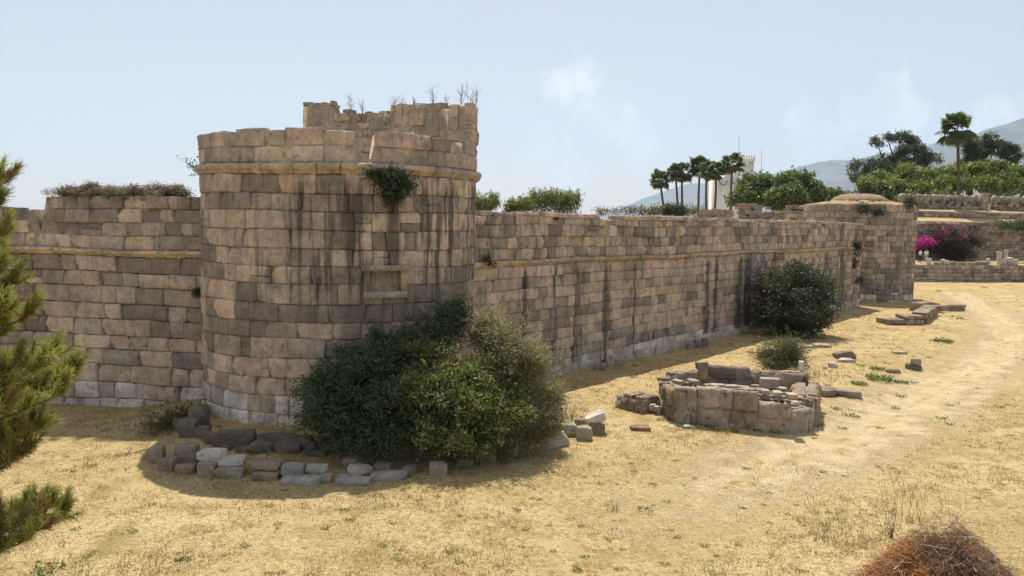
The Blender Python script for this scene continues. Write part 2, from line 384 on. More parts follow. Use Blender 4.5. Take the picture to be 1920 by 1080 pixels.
def colour_fn(pd, seed, pale_below=None, grey=.22):
    def f(s, z, rng):
        n = mnoise.noise(Vector((s * .33, z * .62, seed))) * 1.25 + .3 * mnoise.noise(Vector((0, z * 2.2, seed + 4)))
        p = pd(s, z) if callable(pd) else pd
        r = .5 + (rng.random() - .5) * .62
        if pale_below is not None and z < pale_below and rng.random() < .55: return vary(PALE, rng)
        if r < .12 + p + n * .42: return vary(DARK, rng, .15) if rng.random() < .62 else vary(GREY, rng, .15)
        if rng.random() < grey: return vary(GREY, rng, .18)
        return vary(TAN if rng.random() < .6 else PINK, rng, .10)
    return f
def torus_profile(out):
    def p(v): return out * np.clip(np.where(v > .28, np.sqrt(np.clip(1 - ((v - .64) / .36) ** 2, 0, 1)) * .75 + .25, .25 * v / .28 + .1), 0, 1)
    return p
def courses(rng, z0, z1, h, var=.06):
    n = max(1, round((z1 - z0) / h)); z = np.linspace(z0, z1, n + 1); z[1:-1] += rng.uniform(-var, var, n - 1); return z

# cube-sphere points for loose stones
def rock_geo(geo, loc, size, rng, rz=0.0, tilt=(0, 0), rnd=.25, cuts=3, rough=.06, col=GREY, n=5):
    t = np.linspace(-1, 1, n); V, F, cnt = [], [], 0
    for ax in range(3):
        for sg in (-1, 1):
            a, b = np.meshgrid(t, t, indexing='ij'); c = np.full_like(a, sg)
            p = [None] * 3; p[ax] = c; p[(ax + 1) % 3] = a; p[(ax + 2) % 3] = b
            V.append(np.stack(p, -1).reshape(-1, 3)); I = np.arange(n * n).reshape(n, n) + cnt; cnt += n * n
            q = np.stack([I[:-1, :-1], I[1:, :-1], I[1:, 1:], I[:-1, 1:]], -1).reshape(-1, 4)
            F.append(q if sg > 0 else q[:, ::-1])
    V = np.vstack(V); F = np.vstack(F)
    sph = V / np.linalg.norm(V, axis=1, keepdims=True) * 1.18
    V = V * (1 - rnd) + sph * rnd
    for _ in range(cuts):
        nrm_ = rng.normal(size=3); nrm_ /= np.linalg.norm(nrm_); h = rng.uniform(.95, 1.28)
        dd = V @ nrm_ - h; V = V - np.clip(dd, 0, None)[:, None] * nrm_
    sd_ = rng.uniform(0, 100)
    dn = np.array([[mnoise.noise(Vector(v * 1.6) + Vector((sd_, k * 9.1, 0))) for k in range(3)] for v in V])
    V = V + dn * rough * 1.6
    V = V * np.array(size) * .5
    Rm = np.array((Matrix.Rotation(rz, 3, 'Z') @ Matrix.Rotation(tilt[0], 3, 'X') @ Matrix.Rotation(tilt[1], 3, 'Y')))
    V = V @ Rm.T + np.array(loc) + np.array([0, 0, size[2] * .5])
    geo.add(V, F, vary(col, rng, .1), np.c_[V[:, 0] + V[:, 1], V[:, 2], 0 * V[:, 0]])

def rock(name, px0, px1, py0, py1, label, cat='stone', col=GREY, zb=None, rz=None, rnd=.10, cuts=5, depth=.75, tilt=(0, 0), group=None, rng=np.random.default_rng(5), rough=.085):
    mx = (px0 + px1) / 2
    if zb is None:
        p = G(mx, py1, .1)
        for _ in range(3): p = G(mx, py1, gz(p[0], p[1]))
        sink = .06
    else: p = G(mx, py1, zb); sink = 0.01
    w = (px1 - px0) * p[1] / FPX; dp = w * depth
    down = (6.5 - p[2]) / p[1]
    h = max(.09, ((py1 - py0) * p[1] / FPX - dp * down * .8))
    c = np.array([p[0], p[1] + dp * .45, p[2] - sink])
    g = Geo(); rock_geo(g, c, (w, dp, h + sink), rng, rng.uniform(-.2, .2) if rz is None else rz, tilt, rnd, cuts, rough, col)
    o = g.build(name, ROCK); tag(o, label, cat, group)
    return c[2] + h + sink
def stack_wall(geo, A, B, thick, z0, htop, rng, ch=.4, lr=(.5, 1.1), colf=None, rnd=.1, skip=None, n=4, jx=.03):
    A, B = np.array(A, float), np.array(B, float); L = np.linalg.norm(B - A); t = (B - A) / L; ang = math.atan2(t[1], t[0])
    s, zc, row = 0, z0, 0
    hmax = max(htop(x) for x in np.linspace(0, 1, 21))
    while zc < z0 + hmax - .05:
        h = ch * rng.uniform(.88, 1.12); s = -rng.uniform(0, .4)
        while s < L:
            w = rng.uniform(*lr); a, b = max(0, s), min(L, s + w); f = (a + b) / 2 / L
            hh = min(h, z0 + htop(f) - zc)
            if b - a > .12 and hh > .1 and not (skip and skip(f, zc)):
                m = A + t * (a + b) / 2 + np.array([t[1], -t[0]]) * rng.normal(0, jx)
                rock_geo(geo, (m[0], m[1], zc), (b - a - .012, thick * rng.uniform(.93, 1.05), hh - .008), rng, ang + rng.normal(0, .015), (0, 0), rnd, 2, .035,
                         colf(f, zc, rng) if colf else GREY, n)
            s += w
        zc += h

rng = np.random.default_rng(11)
# ------------------------------------------------------------------ near round tower
TZC0, TZC1 = 7.78, 8.1
tower = empty('round_tower', (TC[0], TC[1], 0), 'large near round tower of brown blocks with a moulded cornice and broken parapet', 'tower')
sf, sof = surf_ell(TC, E1, E2, TA, TB)
s180, s360 = sof(180), sof(360)
PAN_S = sof(-74 + 360) ; PAN_W, PAN_Z0, PAN_Z1 = 1.30, 4.18, 5.12
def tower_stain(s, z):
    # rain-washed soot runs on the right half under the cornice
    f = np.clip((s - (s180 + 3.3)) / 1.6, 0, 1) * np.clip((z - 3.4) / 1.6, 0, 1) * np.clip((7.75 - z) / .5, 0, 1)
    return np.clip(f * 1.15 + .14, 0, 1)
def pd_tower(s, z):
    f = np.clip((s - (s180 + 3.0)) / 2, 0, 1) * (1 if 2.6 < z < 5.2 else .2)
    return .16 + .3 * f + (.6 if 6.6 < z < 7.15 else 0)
zs = courses(rng, -.3, TZC0, .535, .035)
def skip_panel(s, z, w): return abs(s - PAN_S) < PAN_W / 2 + w * .5 - .02 and PAN_Z0 - .18 < z < PAN_Z1 + .18
L = layout(rng, sof(150), sof(390), zs, (.4, 1.15))
keep = []
for l in L:   # leave the niche of the carved panel open
    a, b, c, d = l
    if d <= PAN_Z0 + .05 or c >= PAN_Z1 - .05 or b < PAN_S - PAN_W / 2 or a > PAN_S + PAN_W / 2: keep.append(l); continue
    if a < PAN_S - PAN_W / 2 - .12: keep.append((a, PAN_S - PAN_W / 2, c, d))
    if b > PAN_S + PAN_W / 2 + .12: keep.append((PAN_S + PAN_W / 2, b, c, d))
    if c < PAN_Z0 - .1: keep.append((max(a, PAN_S - PAN_W / 2), min(b, PAN_S + PAN_W / 2), c, PAN_Z0))
    if d > PAN_Z1 + .1: keep.append((max(a, PAN_S - PAN_W / 2), min(b, PAN_S + PAN_W / 2), PAN_Z1, d))
L = np.array(keep)
g = Geo()
blocks(g, sf, L, rng, colour_fn(pd_tower, 1.3, 1.5), stainf=tower_stain)
core(g, sf, np.linspace(sof(0), sof(360), 121), -.4, TZC1, -.11, -.9, stainf=tower_stain, caps=False)
Lb = layout(rng, sof(30), sof(150), courses(rng, -.3, TZC0, .5, .03), (.7, 1.5)); blocks(g, sf, Lb, rng, colour_fn(.2, 2.2))
g.build('wall', MAS, tower)
g = Geo()
def colc(s, z, rng): return vary((.37, .31, .235), rng, .12) if rng.random() < .75 else vary(GREY, rng, .15)
blocks(g, sf, layout(rng, sof(0), sof(360), [TZC0, TZC1], (.6, 1.3)), rng, colc, profile=torus_profile(.17), nv=9, chip=0, jit=.016, edge=.02)
g.build('cornice', MAS, tower)
# parapet: two courses in front, higher wall round the right and back
g = Geo()
def th_s(px): # ellipse angle in front for an image column
    return -math.degrees(math.acos(max(-1, min(1, (px - 635) / 262)))) + 360
gapA, gapB = sof(th_s(655)), sof(th_s(690)); gap2A, gap2B = sof(th_s(664)), sof(th_s(686))
zp = [TZC1, 8.56, 9.02]
Lp = np.array(layout(rng, sof(180 - 8), sof(352), zp, (.6, 1.15), lambda s, z, w: (gapA < s < gapB and z > 8.5) or (gap2A < s < gap2B)))
Lp = np.array(layout(rng, sof(180 - 8), sof(352), zp, (.6, 1.15)))
def cut(Lx, ga, gb, z0):
    out = []
    for a, b, c, d in Lx:
        if d < z0 or b <= ga or a >= gb: out.append((a, b, c, d)); continue
        if ga - a > .15: out.append((a, ga, c, d))
        if b - gb > .15: out.append((gb, b, c, d))
    return np.array(out)
Lp = cut(cut(Lp, gapA, gapB, 8.8), gap2A, gap2B, 8.3)
Lp = Lp[~((Lp[:, 1] - Lp[:, 0] < .42) & (np.abs((Lp[:, 0] + Lp[:, 1]) / 2 - (gapA + gapB) / 2) < 1.0))]
Lp[:, 3] += np.where(Lp[:, 3] > 8.8, rng.uniform(-.07, .05, len(Lp)), 0)
def shoulder(Lx):
    for l in Lx:
        if l[3] > 8.8 and sof(th_s(545)) < l[0] < sof(th_s(650)): l[3] -= .08
    return Lx
pf = colour_fn(.08, 5.5, None, .3)
blocks(g, sf, shoulder(Lp), rng, pf, offsd=.02, stainf=lambda s, z: np.full(len(s), .12))
ss = np.linspace(sof(172), sof(352), 90)
zt = np.full(90, 8.93) + rng.uniform(-.05, .03, 90); zt[(ss > gapA) & (ss < gapB)] = 8.5; zt[(ss > gap2A) & (ss < gap2B)] = 8.22
core(g, sf, ss, TZC1 - .1, zt, -.06, -.65, (.36, .30, .22))
g.build('parapet', MAS, tower)
g = Geo()
tA, tB = 338, 360 + 109
def top_back(deg):
    return 10.3 + .42 * max(0, math.sin(math.radians(deg))) if deg < 360 + 60 else (10.36 + .06 * math.sin(deg) if deg < 360 + 93 else 10.68)
degs = np.linspace(tA, tB, 80); ss = np.array([sof(q) for q in degs]); zt = np.array([top_back(q) for q in degs]) + rng.uniform(-.09, .03, 80)
core(g, sf, ss, TZC1 - .1, zt - .06, -.06, -.82, (.33, .27, .20))
Lq = layout(rng, sof(tA), sof(tB), [TZC1, 8.56, 9.02, 9.45, 9.9, 10.32, 10.7], (.55, 1.1)); Lq = Lq[[top_back(float(np.interp((l[0] + l[1]) / 2, ss, degs))) > l[3] - .2 for l in Lq]]
blocks(g, sf, Lq, rng, pf, offsd=.02)
sfi, sofi = surf_ell(TC, E1, E2, TA - .8, TB - .8, rev=True)
Li = layout(rng, sofi(360 + 62), sofi(tA), [8.2, 8.62, 9.02, 9.42, 9.85, 10.28, 10.62], (.5, 1.0), lambda s, z, w: z > 10.3 and s > sofi(360 + 22)); blocks(g, sfi, Li, rng, pf, offsd=.03)
Li = layout(rng, sofi(tB), sofi(360 + 62), courses(rng, 8.2, 10.6, .26, .05), (.22, .6), lambda s, z, w: z > 10.3 and s > sofi(360 + 92))
blocks(g, sfi, Li, rng, colour_fn(.3, 8.8), offsd=.045, jit=.03, chip=.5)
for _ in range(40):   # loose rubble along the broken top
    q = rng.uniform(360 + 20, tB - 1); p = sf(np.array([sof(q)]), np.array([top_back(q) - .08]), np.array([rng.uniform(-.7, -.15)]))[0]
    k = rng.uniform(.12, .3); rock_geo(g, p, (k * 1.4, k, k * .7), rng, rng.uniform(0, 3), col=GREY, n=3)
g.build('rear_parapet', MAS, tower)
th = np.linspace(0, 2 * math.pi, 65)[:-1]
ring = [(TC[0] + E1[0] * (TA - .3) * math.cos(a) + E2[0] * (TB - .3) * math.sin(a), TC[1] + E1[1] * (TA - .3) * math.cos(a) + E2[1] * (TB - .3) * math.sin(a), 8.16) for a in th]
mesh_np('platform', ring + [(TC[0], TC[1], 8.2)], [(i, (i + 1) % 64, 64) for i in range(64)], MAS, tower, C=(.36, .29, .18))
# carved arms panel
arms = Geo()
def bx(geo, surf, s0, s1, z0, z1, d0, d1, col, bev=.02, ns=6):
    s = np.linspace(s0, s1, ns); prof = [(z0, d0), (z0, d1 - bev), (z0 + bev, d1), (z1 - bev, d1), (z1, d1 - bev), (z1, d0)]
    V = np.stack([surf(s, np.full(ns, z), np.full(ns, d)) for z, d in prof]); n = len(prof); I = np.arange(n * ns).reshape(n, ns)
    F = np.stack([I[:-1, :-1], I[:-1, 1:], I[1:, 1:], I[1:, :-1]], -1).reshape(-1, 4)
    F = np.vstack([F, [[I[0, 0], I[1, 0], I[4, 0], I[5, 0]], [I[1, 0], I[2, 0], I[3, 0], I[4, 0]], [I[5, -1], I[4, -1], I[1, -1], I[0, -1]], [I[4, -1], I[3, -1], I[2, -1], I[1, -1]]]])
    V = V.reshape(-1, 3); geo.add(V, F, col, np.c_[np.tile(s, n), np.repeat([p[0] for p in prof], ns), np.full(n * ns, .35)])
p0, p1 = PAN_S - PAN_W / 2, PAN_S + PAN_W / 2
bx(arms, sf, p0 + .1, p1 - .1, PAN_Z0 + .1, PAN_Z1 - .1, -.4, -.24, (.15, .115, .085))
ap = arms.build('arms_panel', MAS, tower)
fr = Geo()
bx(fr, sf, p0, p1, PAN_Z0, PAN_Z0 + .2, -.4, .10, (.33, .31, .28)); bx(fr, sf, p0 - .05, p1 + .05, PAN_Z1 - .13, PAN_Z1 + .03, -.4, .20, (.27, .23, .18))
bx(fr, sf, p0, p0 + .17, PAN_Z0 + .2, PAN_Z1 - .13, -.4, .08, (.22, .19, .15)); bx(fr, sf, p1 - .2, p1, PAN_Z0 + .2, PAN_Z1 - .13, -.4, .09, (.34, .28, .2))
bx(fr, sf, p0 + .17, p1 - .2, PAN_Z1 - .2, PAN_Z1 - .13, -.3, .0, (.24, .2, .17))
fo = fr.build('frame', MAS, tower); fo.parent = ap; fo.matrix_parent_inverse = Matrix.Identity(4)
for k, (cx, w, zt_, zb_) in enumerate(((p0 + .34, .24, 4.88, 4.48), (p0 + .62, .2, 4.90, 4.46), (p0 + .9, .26, 4.90, 4.50))):
    sg = Geo(); rows = 9
    outl = []
    for i in range(rows):
        f = i / (rows - 1); z = zt_ + (zb_ - zt_) * f; hw = w / 2 * (1 if f < .45 else math.sqrt(max(0.02, 1 - ((f - .45) / .57) ** 2)))
        outl.append((z, hw))
    V = []
    for z, hw in outl:
        for q, d in ((-1, -.24), (-.9, -.09), (-.66, -.08), (-.56, -.17), (0, -.12), (.56, -.17), (.66, -.08), (.9, -.09), (1, -.24)):
            V.append((cx + q * hw, z, d))
    V = np.array(V); I = np.arange(len(V)).reshape(rows, 9); F = np.stack([I[1:, :-1], I[1:, 1:], I[:-1, 1:], I[:-1, :-1]], -1).reshape(-1, 4)
    sg.add(sf(V[:, 0], V[:, 1], V[:, 2]), F, (.42, .345, .27), np.c_[V[:, 0], V[:, 1], np.full(len(V), .3)])
    so_ = sg.build('shield', MAS, tower); so_.parent = ap

# ------------------------------------------------------------------ long curtain wall (right)
W0 = G(1050, 700)[:2]; W1 = G(1600, 577)[:2]; WT_ = (W1 - W0) / np.linalg.norm(W1 - W0); WO = W0 - WT_ * 9.0; WLEN = float(np.linalg.norm(W1 - WO)) + 1.5
cw = empty('curtain_wall', (W0[0], W0[1], 0), 'long straight curtain wall of weathered blocks with dark vertical runs, joining the two round towers', 'wall')
sw = surf_line(WO, WT_)
def nzf(s, z, a, b, sd): return np.array([mnoise.noise(Vector((x * a, y * b, sd))) for x, y in zip(s, z)])
def s_wall(px):
    d = ray(px, 560); n_ = np.array([WT_[1], -WT_[0]]); k = np.dot(WO, n_) / np.dot(d[:2], n_); return float(np.dot(d[:2] * k - WO, WT_))
WALL_RUNS = [(s_wall(a), w) for a, w in ((985, .22), (1040, .16), (1083, .30), (1137, .24), (1190, .12), (1325, .42), (1341, .2), (1386, .5), (1402, .6), (1450, .5), (1545, .6), (1575, .5))]
def wall_stain(s, z):
    runs = np.zeros_like(s)
    for c0, w in WALL_RUNS:
        runs = np.maximum(runs, np.exp(-((s - c0) / w) ** 2) * np.clip((4.9 - z) / .5, 0, 1))
    return np.clip(runs * 1.9 + .16 + .25 * np.clip((s - 26) / 12, 0, 1), 0, 2)
def wall_pd(s, z):
    return .10 + (.22 if z > 5.2 else 0) + (.30 if 2.6 < z < 3.05 else 0) + (.35 if .5 < z < 1.1 else 0) + .12 * min(1, max(0, (s - 26) / 14))
g = Geo(); zs = courses(rng, -.3, 4.72, .46, .025)
L = layout(rng, 0, WLEN, zs, (.45, 1.15))
blocks(g, sw, L, rng, colour_fn(wall_pd, 21.0, .45, .18), stainf=wall_stain, jit=.014)
core(g, sw, np.linspace(0, WLEN, 110), -.4, 4.95, -.11, -2.2, stainf=wall_stain)
g.build('wall', MAS, cw)
g = Geo(); blocks(g, sw, layout(rng, 0, WLEN, [4.72, 4.97], (.7, 1.6)), rng, lambda s, z, r: vary((.39, .315, .225), r, .14), profile=torus_profile(.16), nv=9, chip=0, jit=.016, edge=.02, stainf=lambda s, z: wall_stain(s, z) * .6)
g.build('cornice', MAS, cw)
holes = [(rng.uniform(8, WLEN), rng.uniform(5.4, 6.5)) for _ in range(16)]
zu = np.r_[4.97, 5.42, 5.88, 6.36, 6.68]
def skip_up(s, z, w):
    if any(abs(s - h[0]) < w * .5 and abs(z - h[1]) < .22 for h in holes): return True
    return z > 6.4 and mnoise.noise(Vector((s * .5, 0, 4))) > .38
L = layout(rng, 0, WLEN, zu, (.45, 1.1), skip_up)
g = Geo(); blocks(g, sw, L, rng, colour_fn(wall_pd, 31.0, None, .22), offsd=.03, chip=.45, stainf=lambda s, z: np.full(len(s), .30))
sc_ = np.linspace(0, WLEN, 160); core(g, sw, sc_, 4.9, 6.60 + .06 * nzf(sc_, sc_ * 0, .9, 1, 7), -.10, -2.0, (.34, .27, .18))
Lt = layout(rng, 0, WLEN, [6.68, 6.86], (.4, 1.3), lambda s, z, w: mnoise.noise(Vector((s * .5, 0, 4))) > .22 and rng.random() < .75)
Lt[:, 3] += rng.uniform(-.05, .05, len(Lt)); blocks(g, sw, Lt, rng, colour_fn(.1, 41.0), offsd=.03, chip=.4, deep=.8)
for _ in range(260):
    s = rng.uniform(0, WLEN); k = rng.uniform(.1, .28); p = sw(np.array([s]), np.array([6.57]), np.array([rng.uniform(-1.7, -.2)]))[0]
    rock_geo(g, p, (k * 1.5, k, k * .6), rng, rng.uniform(0, 3), col=vary(TAN, rng), n=3)
g.build('parapet', MAS, cw)
g = Geo()   # pale footing stones
blocks(g, surf_line(WO + np.array([WT_[1], -WT_[0]]) * .16, WT_), layout(rng, 6, WLEN - 2, [-.3, .36], (.5, 1.2), lambda s, z, w: rng.random() < .12), rng, lambda s, z, r: vary((.37, .34, .30), r, .15), offsd=.05, chip=.5)
g.build('footing', MAS, cw)
# small framed plaque high on the far half
g = Geo(); s0 = 37.2
for a in ((s0 - .55, s0 - .4, 3.4, 4.3), (s0 + .4, s0 + .55, 3.4, 4.3), (s0 - .6, s0 + .6, 4.3, 4.45)): bx(g, sw, *a, -.1, .09, (.45, .37, .27))
g.build('plaque_frame', MAS, cw)

# ------------------------------------------------------------------ left curtain wall
V0 = G(150, 755)[:2]; V1 = G(377, 770)[:2]; VT = (V1 - V0) / np.linalg.norm(V1 - V0); VO = V0 - VT * 16.0; VLEN = float(np.linalg.norm(V1 - VO)) + 2.2
lw = empty('curtain_wall', (V0[0], V0[1], 0), 'curtain wall of large grey and tan blocks behind the pine, topped with a mat of dry growth', 'wall')
sl = surf_line(VO, VT)
def lpd(s, z): return .42 if z > 2.4 else .12
g = Geo(); blocks(g, sl, layout(rng, 0, VLEN, courses(rng, -.3, 5.12, .56, .05), (.5, 1.45)), rng, colour_fn(lpd, 55.0, 1.0, .3), stainf=lambda s, z: np.full(len(s), .10), chip=.45, gap=.01, offsd=.03, jit=.016)
core(g, sl, np.linspace(0, VLEN, 50), -.4, 5.3, -.13, -2.4, (.16, .13, .10)); g.build('wall', MAS, lw)
g = Geo(); blocks(g, sl, layout(rng, 0, VLEN, [5.12, 5.36], (.8, 1.7)), rng, lambda s, z, r: vary((.40, .325, .23), r, .12), profile=torus_profile(.17), nv=9, chip=0, jit=.018, edge=.02); g.build('cornice', MAS, lw)
sA = float(np.dot(P(65, 400, 27)[:2] - VO, VT)); sB = float(np.dot(P(3, 400, 27.6)[:2] - VO, VT)); sC = float(np.dot(P(53, 400, 27.2)[:2] - VO, VT))
zu = [5.36, 5.82, 6.25, 6.7, 7.12]
def lskip(s, z, w):
    if sC < s < sA: return z > 5.9
    if s <= sC: return z > 6.72 or (z > 5.9 and sB - 5 < s < sB - 3.5)
    return rng.random() < .03
g = Geo(); blocks(g, sl, layout(rng, 0, VLEN, zu, (.4, 1.2), lskip), rng, colour_fn(.36, 66.0, None, .3), offsd=.035, chip=.5)
sx = np.linspace(0, VLEN, 90); zt = np.where((sx > sC) & (sx < sA), 5.85, np.where(sx <= sC, 6.62, 7.05)); core(g, sl, sx, 5.3, zt, -.09, -2.0, (.25, .2, .15)); g.build('parapet', MAS, lw)

# ------------------------------------------------------------------ far round tower with dome
d_ = ray(1606, 470); C2 = None
for t_ in np.linspace(55, 90, 900):
    p = np.array([0, 0, 6.5]) + d_ * t_
    off = np.dot(p[:2] - WO, np.array([WT_[1], -WT_[0]]))
    if abs(off + 3.3) < .12: C2 = p[:2]; break
if C2 is None: C2 = np.array([31.0, 68.5])
FR = 4.95
ft = empty('round_tower', (C2[0], C2[1], 0), 'smaller looking distant round tower with a low plastered dome on its roof', 'tower')
sff, soff = surf_ell(C2, np.array([.9, -.43]), np.array([.43, .9]), FR, FR)
def fst(s, z): return np.clip(.42 + .5 * np.exp(-((s - soff(228)) / 1.3) ** 2) * np.clip((7.5 - z) / 2, 0, 1), 0, 1)
g = Geo(); blocks(g, sff, layout(rng, soff(90), soff(390), courses(rng, -.3, 6.7, .48, .03), (.5, 1.2)), rng, colour_fn(.56, 71.0, .8, .4), stainf=fst, chip=.4)
blocks(g, sff, layout(rng, soff(90), soff(390), [6.7, 7.3, 7.9, 8.5], (.8, 1.6), lambda s, z, w: rng.random() < .08), rng, colour_fn(.5, 72.0, None, .4), stainf=fst, chip=.5, offsd=.04)
core(g, sff, np.linspace(soff(0), soff(360), 91), -.4, 8.5, -.12, -.9, (.19, .155, .125), caps=False); g.build('wall', MAS, ft)
RP = [(FR - .3, 8.3), (FR - .10, 8.42), (FR - .3, 8.56), (FR - .9, 8.68), (2.8, 8.83), (2.7, 8.86)]
def lathe(prof, c, n, rng=None, jz=0.0, jr=0.0):
    an = np.linspace(0, 2 * math.pi, n, endpoint=False); V = []
    for r, z in prof:
        for a in an: V.append((c[0] + (r + (rng.normal(0, jr) if rng is not None else 0)) * math.cos(a), c[1] + (r + (rng.normal(0, jr) if rng is not None else 0)) * math.sin(a), z + (rng.normal(0, jz) if rng is not None else 0)))
    I = np.arange(len(V)).reshape(len(prof), n); J = np.roll(I, -1, axis=1)
    return np.array(V), np.stack([I[:-1], J[:-1], J[1:], I[1:]], -1).reshape(-1, 4)
V, F = lathe(RP + [(.02, 8.95)], C2, 64, rng, .06, .07); mesh_np('roof', V, F, MAS, ft, C=(.29, .215, .125), A=np.c_[V[:, 0], V[:, 2], V[:, 2] * 0])
DP = [(2.7, 8.7)] + [(2.5 * math.cos(a) ** .75 if a < 1.56 else .01, 8.82 + .78 * math.sin(a)) for a in np.linspace(0, math.pi / 2, 9)]
V, F = lathe(DP, C2, 56, rng, .02, .03); mesh_np('dome', V, F, MAS, ft, C=(.24, .18, .135), A=np.c_[V[:, 0], V[:, 2], V[:, 2] * 0], smooth=True)

# ------------------------------------------------------------------ ground inside the fortress
IN = [tuple(VO - np.array([VT[1], -VT[0]]) * 1.8), tuple(V1 + np.array([-.2, 1.9])), (TC[0], TC[1] + 3.2), tuple(WO + WT_ * 6 + np.array([-1.5, 1.3])), tuple(W1 + np.array([-1.5, 1.3])), (C2[0] - 1, C2[1] + 3), (C2[0] + 2, C2[1] + 60), (C2[0] - 40, 190), (-60, 190), (-60, 40)]
g = Geo(); n = len(IN); Vt = [(x, y, 6.35) for x, y in IN] + [(x, y, -1) for x, y in IN]
me = bpy.data.meshes.new('terrace'); me.from_pydata(Vt, [], [tuple(range(n))[::-1] if False else tuple(range(n))] + [(i, i + n, (i + 1) % n + n, (i + 1) % n) for i in range(n)]); me.materials.append(bpy.data.materials['dry_ground'])
o = bpy.data.objects.new('terrace', me); COL.objects.link(o); tag(o, 'raised dry ground inside the fortress walls', 'terrain', kind='structure')

# ------------------------------------------------------------------ foliage generators
def leaf_cloud(blobs, ncl, nl, size, cols, rng, sig=.16, upb=.5, aspect=.55, shell=(.55, 1.0), drop=None, low=None, lumps=9):
    """blobs: list of (centre, radii). Leaf clusters through the shells of the blobs."""
    if lumps:
        sub_ = []
        for c_, r_ in blobs:
            c_, r_ = np.array(c_), np.array(r_)
            for _ in range(lumps):
                u_ = rng.normal(size=3); u_ /= np.linalg.norm(u_); u_[2] = u_[2] if u_[2] > -.3 else -u_[2]
                k_ = rng.uniform(.16, .40); sub_.append((c_ + u_ * r_ * rng.uniform(.6, 1.08), np.full(3, (r_[0] * r_[1] * r_[2]) ** (1 / 3) * k_) * np.array([1.15, 1.15, .85])))
            sub_.append((c_, r_ * .62))
        blobs = sub_
    cs = np.array([b[0] for b in blobs], float); rs = np.array([b[1] for b in blobs], float)
    w = (rs[:, 0] * rs[:, 1] + rs[:, 0] * rs[:, 2] + rs[:, 1] * rs[:, 2]); w /= w.sum()
    k = rng.choice(len(blobs), ncl, p=w)
    u = rng.normal(size=(ncl, 3)); u /= np.linalg.norm(u, axis=1, keepdims=True)
    rr = shell[0] + (shell[1] - shell[0]) * rng.random(ncl) ** .6
    lump = np.array([mnoise.noise(Vector(v * 2.3) + Vector((kk * 3.1, 0, 0))) for v, kk in zip(u, k)])
    rr *= 1 + .28 * lump
    Pc = cs[k] + u * rr[:, None] * rs[k]
    inside = np.zeros(ncl, bool)
    for j in range(len(blobs)):
        e = (((Pc - cs[j]) / rs[j]) ** 2).sum(1); inside |= (e < .30) & (k != j)
    fq = .13 / size; inside |= np.array([mnoise.noise(Vector(v * fq) + Vector((31.7, 5.1, 2.2))) > .2 for v in Pc])   # gaps between the boughs
    if low is not None: inside |= Pc[:, 2] < low
    Pc, u, k = Pc[~inside], u[~inside], k[~inside]; ncl = len(Pc)
    tint = np.clip(rng.random(ncl) * .6 + .4 * (u[:, 2] * .5 + .5) * 0 + .25 * rng.random(len(cs))[k], 0, 1)
    q = np.repeat(np.arange(ncl), nl)
    Pn = Pc[q] + rng.normal(0, sig, (len(q), 3)) * np.array([1, 1, .75])
    if drop is not None: Pn[:, 2] -= np.abs(rng.normal(0, drop, len(q)))
    nor = u[q] * .6 + rng.normal(0, .7, (len(q), 3)) + np.array([0, 0, upb])
    V, F = leaves(Pn, nor, size * rng.uniform(.6, 1.3, len(q)), rng, aspect)
    c0, c1 = np.array(cols[0]), np.array(cols[1])
    t = np.clip(tint[q] * .7 + rng.random(len(q)) * .5 - .1, 0, 1)[:, None]
    C = (c0 * (1 - t) + c1 * t) * rng.uniform(.8, 1.2, (len(q), 1))
    return V, F, np.repeat(C, 4, axis=0)
def limbs(base, targets, r0, rng, k=6, sag=.0):
    base = np.array(base, float); paths, rad = [], []
    for t in targets:
        t = np.array(t, float); f = np.linspace(0, 1, k)[:, None]
        mid = base + (t - base) * f + np.sin(f * math.pi) * rng.normal(0, .06 * np.linalg.norm(t - base), 3) * [1, 1, .3]
        paths.append(mid); rad.append(np.linspace(r0, r0 * .22, k))
    return tubes(paths, rad, 6)
def PB(px, py, Y, rx, ry, dep=1.0):
    s = Y / FPX; return (P(px, py, Y), (rx * s, rx * s * dep, ry * s))
